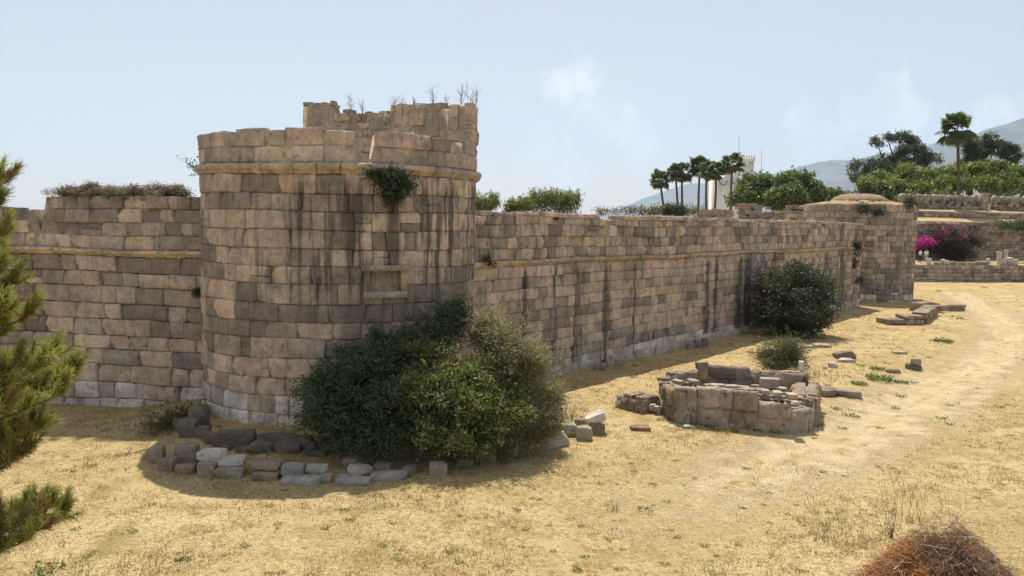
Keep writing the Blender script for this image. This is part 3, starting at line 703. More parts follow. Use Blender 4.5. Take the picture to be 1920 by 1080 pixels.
def plant(name, label, cat, base, blobs, ncl, nl, size, cols, seed, stem=.05, group=None, foliage='foliage', stemname='stem', mat=None, sprigs=0, **kw):
    r = np.random.default_rng(seed); e = empty(name, base, label, cat, group)
    V, F, C = leaf_cloud(blobs, ncl, nl, size, cols, r, **kw)
    if sprigs:   # stray shoots breaking the outline
        cs_ = np.array([b[0] for b in blobs]); rs_ = np.array([b[1] for b in blobs]); kk = r.choice(len(blobs), sprigs, p=(rs_.prod(1) ** (2 / 3)) / (rs_.prod(1) ** (2 / 3)).sum()); u = r.normal(size=(sprigs, 3)); u[:, 2] = np.abs(u[:, 2]) * .9 - .15; u /= np.linalg.norm(u, axis=1, keepdims=True)
        b0 = cs_[kk] + u * rs_[kk] * .85; dr = u + r.normal(0, .35, (sprigs, 3)) + [0, 0, .25]; dr /= np.linalg.norm(dr, axis=1, keepdims=True); ln = r.uniform(3.5, 11, (sprigs, 1)) * size
        pth = b0[:, None, :] + dr[:, None, :] * ln[:, None, :] * np.linspace(0, 1, 4)[None, :, None] - np.array([0, 0, 1]) * (ln * .15)[:, None, :] * (np.linspace(0, 1, 4) ** 2)[None, :, None]
        tt = r.random((sprigs, 12)); pl_ = (b0[:, None, :] + dr[:, None, :] * ln[:, None, :] * tt[..., None] - np.array([0, 0, 1]) * (ln * .15)[:, None, :] * (tt ** 2)[..., None]).reshape(-1, 3) + r.normal(0, size * .4, (sprigs * 12, 3))
        V3, F3 = leaves(pl_, r.normal(size=(len(pl_), 3)) + [0, 0, .5], size * r.uniform(.7, 1.2, len(pl_)), r, kw.get('aspect', .55)); t3 = np.repeat(r.random(sprigs), 12)[:, None]; C3 = (np.array(cols[0]) * (1 - t3) + np.array(cols[1]) * t3) * r.uniform(.8, 1.25, (len(pl_), 1))
        V4, F4 = tubes(pth, np.full((sprigs, 4), size * .055), 4)
        V = np.vstack([V, V3, V4]); F = np.vstack([F, F3 + len(V) - len(V3) - len(V4), F4 + len(V) - len(V4)]); C = np.vstack([C, np.repeat(C3, 4, axis=0), np.broadcast_to(np.array([[.16, .12, .08]]), (len(V4), 3))])
    mesh_np(foliage, V, F, mat or LEAF, e, C=C)
    if stem: 
        tg = [b[0] for b in blobs][:7]; V, F = limbs(base, tg, stem, r); mesh_np(stemname, V, F, BARK, e)
    return e
DG, MG, LG, OL = (.018, .032, .012), (.05, .085, .022), (.115, .15, .038), (.135, .14, .07)
# big shrubs against the near tower
def base_of(px, py):
    p = G(px, py); return (p[0], p[1], gz(p[0], p[1]) - .05)
plant('evergreen_shrub', 'dark green evergreen shrub against the near tower, left and tallest of the three grown together', 'shrub', base_of(730, 850),
      [PB(700, 765, 22.0, 110, 90), PB(628, 775, 21.6, 66, 80), PB(770, 700, 22.9, 85, 95), PB(838, 622, 23.6, 44, 62), PB(715, 690, 22.6, 70, 55), PB(660, 815, 21.2, 95, 45), PB(830, 780, 21.6, 90, 80), PB(603, 735, 22.0, 28, 34), PB(860, 600, 23.7, 20, 36)],
      4200, 24, .085, ((.04, .066, .03), (.10, .145, .055)), 1, .09, sig=.13, shell=(.5, 1.08), low=.05, lumps=15, sprigs=330)
plant('leafy_shrub', 'sunlit bright green leafy shrub in front of the other two below the near tower', 'shrub', base_of(880, 850),
      [PB(850, 745, 21.2, 72, 52), PB(800, 740, 21.3, 48, 52), PB(892, 715, 21.9, 48, 40), PB(945, 735, 22.0, 40, 36), PB(920, 785, 21.0, 66, 46), PB(850, 810, 20.7, 66, 38), PB(772, 680, 22.0, 18, 38), PB(815, 668, 21.9, 20, 28), PB(890, 830, 21.0, 60, 30)],
      3000, 24, .085, ((.095, .115, .036), (.27, .29, .095)), 2, .07, sig=.12, shell=(.5, 1.1), low=.05, lumps=14, sprigs=420)
plant('olive_shrub', 'olive grey shrub with drooping sprays, rightmost of the three at the near tower', 'shrub', base_of(980, 820),
      [PB(930, 640, 22.9, 54, 54), PB(965, 680, 22.6, 60, 66), PB(1003, 730, 22.4, 36, 64), PB(988, 785, 22.0, 52, 42), PB(912, 612, 23.0, 34, 28), PB(1034, 745, 22.8, 20, 44), PB(960, 825, 21.8, 60, 26), PB(1010, 800, 22.2, 34, 30), PB(900, 840, 21.6, 60, 22)],
      3400, 24, .09, ((.16, .15, .075), (.43, .385, .225)), 3, .08, sig=.11, shell=(.55, 1.1), drop=.2, aspect=.28, low=.05, lumps=14, sprigs=420)
plant('round_bush', 'large dark round bush growing against the foot of the long curtain wall', 'bush', base_of(1490, 618),
      [PB(1480, 562, 47.5, 58, 44), PB(1446, 548, 48, 30, 34), PB(1528, 566, 47, 32, 44), PB(1500, 528, 48, 46, 24), PB(1468, 530, 48, 20, 22), PB(1540, 545, 47.4, 18, 24), PB(1485, 595, 46.6, 60, 28), PB(1487, 606, 47.6, 62, 24), PB(1440, 595, 48, 26, 26), PB(1530, 600, 47.5, 26, 26)],
      3000, 20, .15, ((.035, .048, .024), (.10, .11, .048)), 4, .12, sig=.24, low=.1, lumps=14, sprigs=380)
plant('small_bush', 'small olive green bush standing behind the low ruin in the field', 'bush', base_of(1465, 694),
      [PB(1467, 660, 35.3, 40, 26), PB(1445, 668, 35.4, 22, 22), PB(1490, 670, 35.1, 22, 22), PB(1468, 685, 34.8, 40, 14)],
      1300, 16, .10, ((.10, .105, .045), (.22, .215, .10)), 5, .05, sig=.14, aspect=.3, low=.05, lumps=8, sprigs=120)

# plants rooted in the masonry
def front_of_tower(px, py):
    for Y in np.linspace(20, 27, 300):
        p = P(px, py, Y); q = p[:2] - TC
        if (np.dot(q, E1) / TA) ** 2 + (np.dot(q, E2) / TB) ** 2 <= 1: return Y
    return 26.3
y0 = front_of_tower(730, 345)
plant('caper_bush', 'dark green caper bush hanging from the near tower just under its cornice', 'plant', P(730, 330, y0), [PB(725, 340, y0 - .2, 36, 20, .5), PB(750, 355, y0 - .2, 24, 18, .5), PB(735, 370, y0 - .15, 26, 16, .5), PB(700, 328, y0 - .2, 16, 12, .5)],
      380, 18, .075, ((.03, .048, .022), (.085, .11, .045)), 6, .02, sig=.12, lumps=5, sprigs=70)
yw = 30.2
plant('wall_weed', 'small green tuft rooted on the cornice of the long curtain wall beside the near tower', 'plant', P(921, 485, yw), [PB(921, 492, yw, 11, 13, .5)], 60, 16, .07, ((.03, .04, .018), (.09, .1, .04)), 7, .01, sig=.08)
plant('wall_weed', 'green tuft sprouting from the joint of the left curtain wall next to the near tower', 'plant', P(372, 552, 26.1), [PB(371, 552, 26.1, 9, 12, .6)], 45, 14, .06, ((.03, .04, .018), (.07, .08, .03)), 8, .01, sig=.07)
def far_front(px, py):
    for Y in np.linspace(55, 72, 600):
        if np.linalg.norm(P(px, py, Y)[:2] - C2) < FR + .15: return Y
    return 65.0
yf = far_front(1630, 395)
plant('hanging_plant', 'dark plant hanging on the face of the distant domed tower', 'plant', P(1630, 395, yf), [PB(1625, 393, yf, 24, 9, .5), PB(1645, 401, yf, 16, 7, .5)], 160, 14, .13, ((.02, .03, .016), (.055, .07, .03)), 9, .02, sig=.2)
plant('hanging_plant', 'shaggy grey green plant on the right shoulder of the distant domed tower', 'plant', P(1707, 378, 67.5), [PB(1708, 383, 67.5, 10, 16, .8)], 130, 14, .14, ((.06, .065, .03), (.15, .14, .07)), 10, .02, sig=.2)
plant('hanging_plant', 'dark creeper running down the corner where the curtain wall meets the distant tower', 'plant', P(1607, 480, 64.2), [PB(1606, 470, 64.0, 8, 16, .5), PB(1602, 500, 64.0, 6, 14, .5), PB(1610, 530, 63.8, 6, 10, .5)], 120, 12, .12, ((.02, .026, .016), (.05, .055, .03)), 12, .02, sig=.16)
plant('dark_scrub', 'dark dry scrub growing in the shade between the left curtain wall and tower foot', 'scrub', base_of(340, 815), [PB(335, 795, 23.6, 34, 22), PB(305, 812, 23.2, 26, 14), PB(365, 785, 24.0, 16, 18)], 330, 16, .09, ((.06, .055, .03), (.14, .12, .06)), 13, .02, sig=.14, aspect=.25, lumps=4, sprigs=120)
# twiggy caper sprig on the near tower's left edge
r = np.random.default_rng(14); root = P(372, 322, 26.2); e = empty('leafy_sprig', root, 'thin leafy sprig sticking out from the left edge of the near tower below its cornice', 'plant')
tips = [P(px, py, 26.0) for px, py in ((333, 293), (345, 291), (352, 300), (358, 330), (350, 312), (365, 296))]
V, F = limbs(root, tips, .012, r); mesh_np('stem', V, F, BARK, e)
Lp_ = np.vstack([root + (t - root) * r.uniform(.35, 1.05, (13, 1)) + r.normal(0, .05, (13, 3)) for t in tips]); V, F = leaves(Lp_, r.normal(size=(len(Lp_), 3)), r.uniform(.05, .09, len(Lp_)), r, .7); mesh_np('foliage', V, F, LEAF, e, C=(.05, .065, .03))
# dry mat on the left wall top
mid = P(215, 360, 27.2)
plant('dry_mat', 'mat of grey brown dry growth lying along the top of the left curtain wall', 'dry growth', mid, [PB(115, 363, 27.7, 22, 6, 1), PB(140, 358, 27.6, 24, 6, 1), PB(165, 355, 27.6, 22, 8, 1), PB(190, 360, 27.4, 28, 6, 1), PB(225, 361, 27.3, 34, 6, 1), PB(262, 359, 27.2, 30, 7, 1), PB(295, 354, 27.0, 26, 8, 1), PB(325, 358, 26.9, 20, 8, 1), PB(345, 364, 26.8, 16, 8, 1), PB(200, 367, 27.4, 110, 7, .3), PB(280, 367, 27.1, 80, 7, .3)],
      1700, 20, .09, ((.13, .105, .075), (.26, .21, .15)), 15, 0, sig=.09, aspect=.22, lumps=5)
# dead stalks on the tower top
r = np.random.default_rng(16)
def stalk(loc, h, seed, label):
    r = np.random.default_rng(seed); e = empty('dead_stalk', loc, label, 'dead weed', 'dead stalks on top of the near tower')
    paths, rad = [], []; loc = np.array(loc)
    for k in range(3):
        d = np.array([r.normal(0, .16), r.normal(0, .16), 1]); main = loc + d * h * np.linspace(0, 1, 5)[:, None] * r.uniform(.7, 1) + r.normal(0, .015, (5, 3)); paths.append(main); rad.append(np.linspace(.011, .005, 5))
        for j in range(6):
            b = main[r.integers(1, 5)]; dd = np.array([r.normal(0, .5), r.normal(0, .5), .9]); paths.append(b + dd * h * .3 * np.linspace(0, 1, 5)[:, None]); rad.append(np.linspace(.007, .004, 5))
    V, F = tubes(paths, rad, 3); mesh_np('stem', V, F, TWIG, e, C=(.28, .24, .19))
for i, (px, py0, py1, lab) in enumerate(((658, 205, 182, 'leftmost thin dead stalk on the lower rear parapet of the near tower'), (680, 208, 190, 'short dead stalk second from the left on the rear parapet of the near tower'), (737, 212, 181, 'dead stalk rising alone in the middle of the rear parapet of the near tower'),
        (754, 212, 188, 'faint dead stalk just left of the high corner of the near tower'), (776, 196, 184, 'tiny dead stalk at the left end of the high corner of the near tower'), (812, 194, 164, 'bushy dead stalk over the middle of the high corner of the near tower'), (838, 194, 180, 'low dead stalk between the two tallest on the near tower'), (864, 194, 156, 'tallest dead stalk on the near tower'),
        (879, 194, 172, 'dead stalk leaning beside the tallest one on the near tower'), (891, 196, 170, 'rightmost dead stalk on the near tower'))):
    Y = 27.8 if px > 770 else 29.4
    b = P(px, py0 + 9, Y); stalk(b, (py0 + 9 - py1) * Y / FPX, 100 + i, lab)

# ------------------------------------------------------------------ stones round the foot of the near tower
WH, GB, BR = (.60, .57, .51), (.33, .285, .235), (.27, .22, .17)
rk = np.random.default_rng(77)
def S_(*a, **k): return rock('stone_block', *a, rng=rk, group='loose stones round the foot of the near tower', **k)
def S2(*a, **k): return rock('boulder', *a, rng=rk, group='loose stones round the foot of the near tower', rnd=k.pop('rnd', .15), **k)
S2(278, 304, 832, 868, 'tall rounded boulder with a pale sunlit face at the left stone ring end', cat='boulder', col=GB)
S2(293, 326, 854, 883, 'squat boulder in front of the leftmost tall one in the stone ring', cat='boulder', col=BR)
S2(326, 368, 828, 872, 'largest dark boulder left of the white capped blocks', cat='boulder', col=BR)
S2(324, 361, 868, 889, 'low half buried boulder below the largest dark one', cat='boulder', col=BR)
zt = S_(371, 402, 862, 894, 'upright grey block carrying a white slab, left of its pair', col=GB); S_(368, 414, 838, 864, 'bright white broken slab lying on the upright grey block', col=WH, zb=zt, rnd=.15, depth=.9)
zt = S_(400, 452, 871, 898, 'broad grey block carrying a pale rounded capstone', col=GB); S2(402, 452, 850, 875, 'pale rounded capstone with a chipped rim on the broad grey block', col=(.52, .50, .46), zb=zt, cat='stone', rnd=.45, depth=1.0)
zt = S_(470, 520, 880, 901, 'lower of two stacked brown blocks with a small stone on top', col=BR); zt = S_(467, 522, 858, 884, 'upper of two stacked brown blocks, carrying a small stone', col=BR, zb=zt, rnd=.3); S2(481, 498, 850, 862, 'small brown stone perched on two stacked brown blocks', col=(.33, .26, .19), zb=zt, cat='stone')
zt = S_(522, 598, 886, 909, 'long grey ashlar slab on the ground under two shorter grey blocks', col=(.36, .345, .325), rnd=.06, depth=.6, rz=0, rough=.03); S_(527, 569, 866, 889, 'left grey block of the pair lying on the long slab', col=(.33, .31, .285), zb=zt, rnd=.08, rz=0); S_(571, 612, 869, 889, 'right paler block of the pair lying on the long slab', col=(.41, .39, .36), zb=zt, rnd=.08, rz=.05)
S_(598, 621, 886, 906, 'short end stone continuing the long grey slab', col=(.33, .315, .295), rnd=.1, rz=0)
zt = S_(628, 693, 886, 911, 'wide grey ashlar block with a moulded stone sitting on its right end', col=(.345, .33, .31), rnd=.06, rz=0, rough=.03); S_(652, 694, 866, 891, 'moulded grey stone tapering downward on the wide ashlar block', col=(.38, .36, .33), zb=zt, rnd=.2)
S2(640, 684, 852, 880, 'rough grey stone half hidden behind the moulded stone', col=GB, cat='stone', rnd=.4)
S_(693, 763, 881, 901, 'long narrow pale slab lying right of the wide ashlar block', col=(.43, .41, .37), rnd=.06, depth=.4, rz=.12, rough=.03)
S_(700, 734, 863, 884, 'square shaded block behind the long narrow pale slab', col=GB, rnd=.1)
S_(752, 779, 871, 888, 'small shaded block under the shrubs right of the narrow slab', col=BR)
S_(803, 838, 861, 893, 'cube shaped brown block standing alone in front of the shrubs', col=(.34, .29, .23), rnd=.12)
S_(855, 888, 853, 876, 'dark flat fronted block at the shrub edge right of the cube shaped one', col=BR)
S_(900, 931, 845, 869, 'greyish block at the shrub edge between a dark block and a mossy one', col=GB)
S_(932, 959, 824, 858, 'taller mossy block at the right foot of the shrubs', col=(.30, .27, .19))
zt = S_(961, 988, 835, 850, 'low stone under a rounded one at the right foot of the shrubs', col=GB); S2(961, 981, 814, 838, 'rounded stone on a low one at the right foot of the shrubs', col=BR, zb=zt, cat='stone')
zt = S_(1004, 1066, 806, 840, 'long slanting sunlit slab right of the shrubs with a block on it', col=(.40, .37, .32), rnd=.08, rz=.5, depth=.45); S_(1023, 1051, 790, 814, 'pale block lying on the long slanting slab', col=(.52, .49, .44), zb=zt, rnd=.1, rz=.4)
S2(1052, 1083, 790, 818, 'round grey green stone between the slanting slab and the white topped block', col=(.33, .33, .28), cat='stone', rnd=.7)
S_(1078, 1101, 783, 799, 'thin brown slab behind the white topped block', col=BR)
zt = S_(1106, 1133, 790, 815, 'upright brown block under the tilted white slab', col=BR); S_(1098, 1136, 772, 797, 'tilted bright white slab on an upright brown block by the shrubs', col=(.70, .68, .63), zb=zt - .06, rnd=.08, tilt=(.1, -.35), depth=.6)
S2(1081, 1111, 795, 826, 'rounded grey green boulder at the right end of the stone ring', col=(.33, .32, .26), cat='boulder', rnd=.65)
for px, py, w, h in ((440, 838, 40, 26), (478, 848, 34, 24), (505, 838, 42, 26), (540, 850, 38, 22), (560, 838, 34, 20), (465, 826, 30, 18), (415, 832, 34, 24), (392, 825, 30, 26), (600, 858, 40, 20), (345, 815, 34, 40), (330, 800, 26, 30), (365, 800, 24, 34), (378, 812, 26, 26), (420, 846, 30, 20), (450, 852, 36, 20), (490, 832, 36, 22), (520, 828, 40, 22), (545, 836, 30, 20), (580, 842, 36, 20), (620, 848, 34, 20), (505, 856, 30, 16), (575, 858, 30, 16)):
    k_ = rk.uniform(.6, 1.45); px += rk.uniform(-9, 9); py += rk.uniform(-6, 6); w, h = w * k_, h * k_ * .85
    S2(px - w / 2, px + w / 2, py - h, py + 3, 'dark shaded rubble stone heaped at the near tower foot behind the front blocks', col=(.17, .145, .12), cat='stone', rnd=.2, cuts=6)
# stones along the foot of the long wall
for px0, px1, py0, py1, lab in ((1114, 1136, 680, 694, 'left pale stone of three in a row at the foot of the long wall'), (1137, 1152, 678, 690, 'middle pale stone of three in a row at the foot of the long wall'), (1153, 1167, 672, 687, 'right stone of three in a row at the foot of the long wall'),
        (1288, 1303, 642, 655, 'pointed pale stone in the shade strip at the foot of the long wall'), (1303, 1316, 638, 652, 'whitish stone leaning next to a dark one at the foot of the long wall'), (1316, 1328, 633, 650, 'dark round stone at the foot of the long wall left of the bush')):
    rock('stone', px0, px1, py0, py1, lab, col=GB if 'dark' not in lab else DARK, rng=rk, group='stones along the foot of the long wall')
# scattered slabs in the field on the right
def S3(*a, **k): return rock('stone_slab', *a, rng=rk, group='stones scattered over the field', **k)
zt = S3(1505, 1530, 646, 653, 'left slab of a pair lying near the foot of the round bush', col=GB, depth=1.2); S3(1531, 1561, 643, 652, 'right paler slab of a pair lying near the foot of the round bush', col=(.42, .38, .32), depth=1.0)
S3(1569, 1606, 657, 673, 'tilted brown slab propped up in the field', col=BR, tilt=(.0, -.25), depth=.6); S3(1574, 1604, 671, 680, 'pale flat slab in front of the propped brown one', col=PALE, depth=.9)
S3(1556, 1572, 679, 690, 'small pale block in the field left of the propped slab', col=PALE); S3(1544, 1552, 687, 692, 'smallest pebble like stone in the field behind the low ruin', col=PALE)
S3(1675, 1702, 658, 664, 'thin long pale slab lying flat in the field below the path', col=PALE, depth=.5)
zt = S3(1703, 1728, 680, 694, 'dark block with a lighter stone on it beside the green weeds', col=DARK); S3(1710, 1727, 671, 684, 'lighter stone sitting on the dark block beside the green weeds', col=GB, zb=zt)
S3(1665, 1690, 690, 700, 'low earth coloured stone among the green weeds', col=BR, rnd=.5)
S3(1571, 1617, 729, 746, 'flat grey brown slab lying right of the low ruin', col=(.32, .27, .22), depth=.6, rz=-.25); S3(1525, 1572, 724, 744, 'broken brown slab half buried against the right side of the low ruin', col=BR, depth=.8)
S3(1183, 1220, 796, 808, 'reddish flat stone lying in front of the low ruin', col=(.30, .19, .13), depth=.7)
S3(1281, 1304, 795, 804, 'rounded pale stone at the base of the low ruin', col=(.5, .48, .42), rnd=.5)

# ------------------------------------------------------------------ low ruin in the field
rr = np.random.default_rng(31)
RC = (.30, .24, .18)
def rcol(f, z, r): return vary(RC, r, .16) if r.random() < .7 else vary((.33, .27, .21), r, .12)
qA, qB, qC, qD = G(1232, 772)[:2], G(1262, 792)[:2], G(1482, 807)[:2], G(1525, 800)[:2]
ruin = empty('low_ruin', ((qB[0] + qC[0]) / 2, qC[1] + 1.2, 0), 'low ruined stone structure standing in the middle of the field', 'ruin')
up = np.array([.15, 1.0])
inw = np.array([0, .3])
RUC = lambda s, z, q_: vary(RC, q_, .13) if q_.random() < .75 else vary((.33, .285, .235), q_, .12)
def ruin_wall(name, pts, thick, hs, ch, wr, tops=.03):
    """straight faces between footprint points, both faces cut in blocks, ragged flat tops"""
    g = Geo()
    for i in range(len(pts) - 1):
        a, b = np.array(pts[i], float), np.array(pts[i + 1], float); Ls = float(np.linalg.norm(b - a)); t = (b - a) / Ls
        for (o_, t_, full) in ((a, t, True), (b + np.array([-t[1], t[0]]) * thick, -t, False)):
            f_ = surf_line(o_, t_); segs = hs[i]
            for (u0, u1, h) in (segs if full else [(1 - q[1], 1 - q[0], q[2]) for q in segs]):
                blocks(g, f_, layout(rr, u0 * Ls, u1 * Ls, courses(rr, -.2, h, ch, .05), wr), rr, RUC, offsd=.035, chip=0, nu=12, nv=9, deep=thick * .45, gap=.002, edge=.035, jit=.02, bulge=.03, erode=.11)
                if full:
                    ss_ = np.linspace(u0 * Ls, u1 * Ls, max(3, int((u1 - u0) * Ls / .18))); core(g, f_, ss_, -.3, h - .04 + rr.uniform(-.10, tops, len(ss_)), -.03, -thick + .03, (.36, .30, .23))
        d_end = surf_line(b, np.array([-t[1], t[0]])); h = hs[i][-1][2]
        blocks(g, d_end, layout(rr, 0, thick, courses(rr, -.2, h, ch, .05), (.4, .9)), rr, RUC, deep=.2, gap=.003, nu=8, nv=7, chip=0, erode=.09, stainf=lambda s, z: np.full(len(s), .3))
    return g.build(name, RUIN, ruin)
ruin_wall('front_wall', [qA, qB, qC, qD], .55, [[(0, 1, 1.02)], [(0, .2, 1.10), (.2, .72, 1.16), (.72, 1, .84)], [(0, 1, .56)]], .58, (1.0, 2.4))
qE = G(1543, 770)[:2]; bA, bB = P(1258, 707, 29.0)[:2], P(1515, 707, 28.7)[:2]
ruin_wall('side_wall', [qD + np.array([.02, .35]), qD + np.array([.45, .75]), qE + np.array([.1, .8])], .8, [[(0, 1, .76)], [(0, 1, .84)]], .55, (.35, .8))
ruin_wall('rear_wall', [bA, bA + (bB - bA) * .25 + [0, .35], bB], .5, [[(0, 1, 1.02)], [(0, .45, 1.26), (.45, 1, 1.14)]], .55, (.7, 1.6))
g = Geo(); stack_wall(g, qA + np.array([.45, .5]), bA, .5, -.15, lambda f: .95, rr, .45, (.5, 1.0), rcol, .15); g.build('end_wall', ROCK, ruin)
g = Geo()
for i in range(22):
    f = rr.random(); p = qA * (1 - f) + qC * f + np.array([rr.uniform(-.1, .1), rr.uniform(.1, .5)]); k = rr.uniform(.12, .35); rock_geo(g, (p[0], p[1], 1.05), (k * 1.5, k, k * .4), rr, rr.uniform(0, 3), rnd=.3, col=vary((.37, .32, .265), rr, .2), n=3)
g.build('wall_top', ROCK, ruin)
g = Geo()   # rubble and earth fill inside
for i in range(60):
    f, h_ = rr.random(), rr.uniform(.1, 1); a = (qB + [0, .5]) * (1 - f) + (qD + [0, .4]) * f; b = bA * (1 - f) + bB * f; p = a * (1 - h_) + b * h_; k = rr.uniform(.12, .42)
    rock_geo(g, (p[0], p[1], rr.uniform(.42, .62) - .2 * max(0, f - .6)), (k * 1.4, k, k * .45), rr, rr.uniform(0, 3), rnd=.35, col=vary((.34, .295, .24), rr, .25), n=3)
Q = np.array([(*(qA + [.4, .4]), .55), (*(qB + [.1, .4]), .55), (*(qC + [0, .4]), .55), (*(qD + [0, .4]), .45), (*(qE + [-.1, .6]), .6), (*bB, .55), (*bA, .55)])
g.add(np.vstack([Q, np.mean(Q, axis=0)]), np.array([(6, 0, 1, 7), (1, 2, 3, 7), (3, 4, 5, 7), (5, 6, 7, 7)])[:3], (.36, .29, .2))
g.build('rubble_fill', ROCK, ruin)
ruin_wall('low_wall', [G(1152, 766)[:2], G(1205, 778)[:2], G(1236, 776)[:2] + [0, .3]], .9, [[(0, 1, .40)], [(0, 1, .55)]], .5, (.5, 1.1))
def S4(*a, **k): return rock('loose_stone', *a, rng=rk, group='loose stones on the low ruin', **k)
S4(1498, 1507, 676, 699, 'slim white upright stone standing on the rear corner of the low ruin', zb=1.12, col=(.6, .57, .5), rnd=.1, depth=.8)
S4(1306, 1329, 677, 692, 'brown block topping a short pier of the low ruin', zb=1.34, col=BR, rnd=.15); S4(1310, 1326, 688, 711, 'ochre pier stone under a brown block on the low ruin', zb=.9, col=(.42, .31, .18), rnd=.15)
S4(1428, 1464, 707, 727, 'smooth grey squared block set on the front wall of the low ruin', zb=.86, col=(.33, .29, .26), rnd=.05, depth=.6, rough=.02)
S4(1381, 1398, 697, 707, 'white broken slab lying inside the low ruin', zb=.62, col=(.58, .55, .49), depth=1.1); S4(1326, 1350, 702, 711, 'white flake lying inside the low ruin near the ochre pier', zb=.62, col=(.55, .52, .46), depth=1.0)
S4(1488, 1506, 750, 760, 'small white stone resting on the low right step of the ruin', zb=.56, col=(.66, .63, .57), rnd=.35)
S4(1217, 1232, 756, 771, 'upright rounded pale stone leaning in the left corner of the ruin', zb=.12, col=(.42, .37, .3), rnd=.6); S4(1226, 1242, 760, 774, 'triangular pale stone leaning in the left corner of the ruin', zb=.1, col=(.47, .42, .34), cuts=6)

# low ruined footings near the far tower
r = np.random.default_rng(41)
a0, a1, a2 = G(1652, 606)[:2], G(1722, 606)[:2], G(1745, 590)[:2]
fo = empty('ruined_footing', (a1[0], a1[1], 0), 'line of low ruined footings in front of the distant domed tower', 'ruin')
for a_, b_, th_, hf in ((a0, a1, 1.3, lambda f: .45 + .25 * (f > .55)), (a1, a2, 1.0, lambda f: .85), (G(1715, 583)[:2], G(1742, 580)[:2], .9, lambda f: .75)):
    g = Geo(); stack_wall(g, a_, b_, th_, -.1, hf, r, .4, (.6, 1.1), rcol, .25); g.build('footing', ROCK, fo)
g = Geo(); b0, b1 = G(1750, 582)[:2], G(1806, 580)[:2]; lo_ = empty('low_wall', (b0[0], b0[1], 0), 'thin low wall stub beside the footings at the edge of the path', 'wall')
stack_wall(g, b0, b1, .5, -.1, lambda f: .5, r, .3, (.6, 1.2), rcol, .15); g.build('wall_stones', ROCK, lo_)

# ------------------------------------------------------------------ terraces and walls at the far end
T0, T1 = G(1720, 529)[:2], G(1915, 529)[:2]; TT = (T1 - T0) / np.linalg.norm(T1 - T0); TN = np.array([-TT[1], TT[0]])
TO = T0 - TT * 5; TL = 70.0
def line_off(d): return TO + TN * d
r = np.random.default_rng(51)
def face(o_, z0, z1, h, wr, cf, jit=.02, deep=.35, core_d=-1.0, ztop=None):
    g = Geo(); sfz = surf_line(o_, TT); blocks(g, sfz, layout(r, 0, TL, courses(r, z0, z1, h, .05), wr), r, cf, chip=.4, offsd=.03, jit=jit, stainf=lambda s, z: np.full(len(s), .25), nu=4, nv=3)
    core(g, sfz, np.linspace(0, TL, 60), z0, z1 + .02, -.07, core_d, (.3, .24, .18)); return g
face(line_off(0), -.7, 2.02, .45, (.6, 1.6), colour_fn(.35, 81.0, None, .35)).build('wall', MAS_FAR, tag(empty('retaining_wall', (*T0, 0), 'low brown retaining wall closing the far end of the field, lined with ancient stones', 'wall'), None))
face(line_off(9), 1.5, 7.4, .42, (.35, .9), colour_fn(.34, 82.0, None, .4), .04).build('wall', MAS_FAR, tag(empty('terrace_wall', tuple([*line_off(9), 0]), 'tall rough grey wall behind the bougainvillea with a doorway and ivy on its top edge', 'wall'), None))
tw = [o for o in COL.objects if o.name == 'terrace_wall'][0]
def sheet(name, d0, z0, d1, z1, label):
    ds = np.linspace(d0, d1, 8); ssx = np.linspace(0, TL, 90); V = []
    for i, d in enumerate(ds):
        f = i / 7
        for s in ssx:
            p = line_off(d) + TT * s; V.append((p[0], p[1], z0 + (z1 - z0) * f + (.10 * mnoise.noise(Vector((s * .35, d, 2))) if 0 < i < 7 else .03)))
    I = np.arange(len(V)).reshape(8, 90); F = np.stack([I[:-1, :-1], I[:-1, 1:], I[1:, 1:], I[1:, :-1]], -1).reshape(-1, 4)
    tag(mesh_np(name, V, F, bpy.data.materials['dry_ground'], smooth=True), label, 'terrain', kind='structure')
sheet('terrace', .5, 2.06, 9.2, 2.5, 'dry terrace between the low retaining wall and the tall rough wall')
sheet('bank', 9.3, 7.46, 14.2, 8.1, 'strip of dry grass bank above the tall rough wall')
face(line_off(14.0), 7.4, 8.9, .38, (.5, 1.2), colour_fn(.3, 83.0)).build('wall', MAS_FAR, empty('bank_wall', tuple([*line_off(14), 0]), 'low brown wall between the two dry banks below the battlements', 'wall'))
sheet('bank', 14.3, 8.94, 18.2, 9.4, 'upper strip of dry bank at the foot of the battlements')
def s_at(px, d):
    best = None
    for s in np.linspace(0, TL, 1600):
        q = line_off(d) + TT * s; v = q[0] * CR[0] + q[1] * CR[1] + (9 - 6.5) * CR[2]; w = q[0] * F_[0] + q[1] * F_[1] + (9 - 6.5) * F_[2]
        e_ = abs(960 + FPX * v / w - px)
        if best is None or e_ < best[0]: best = (e_, s)
    return best[1]
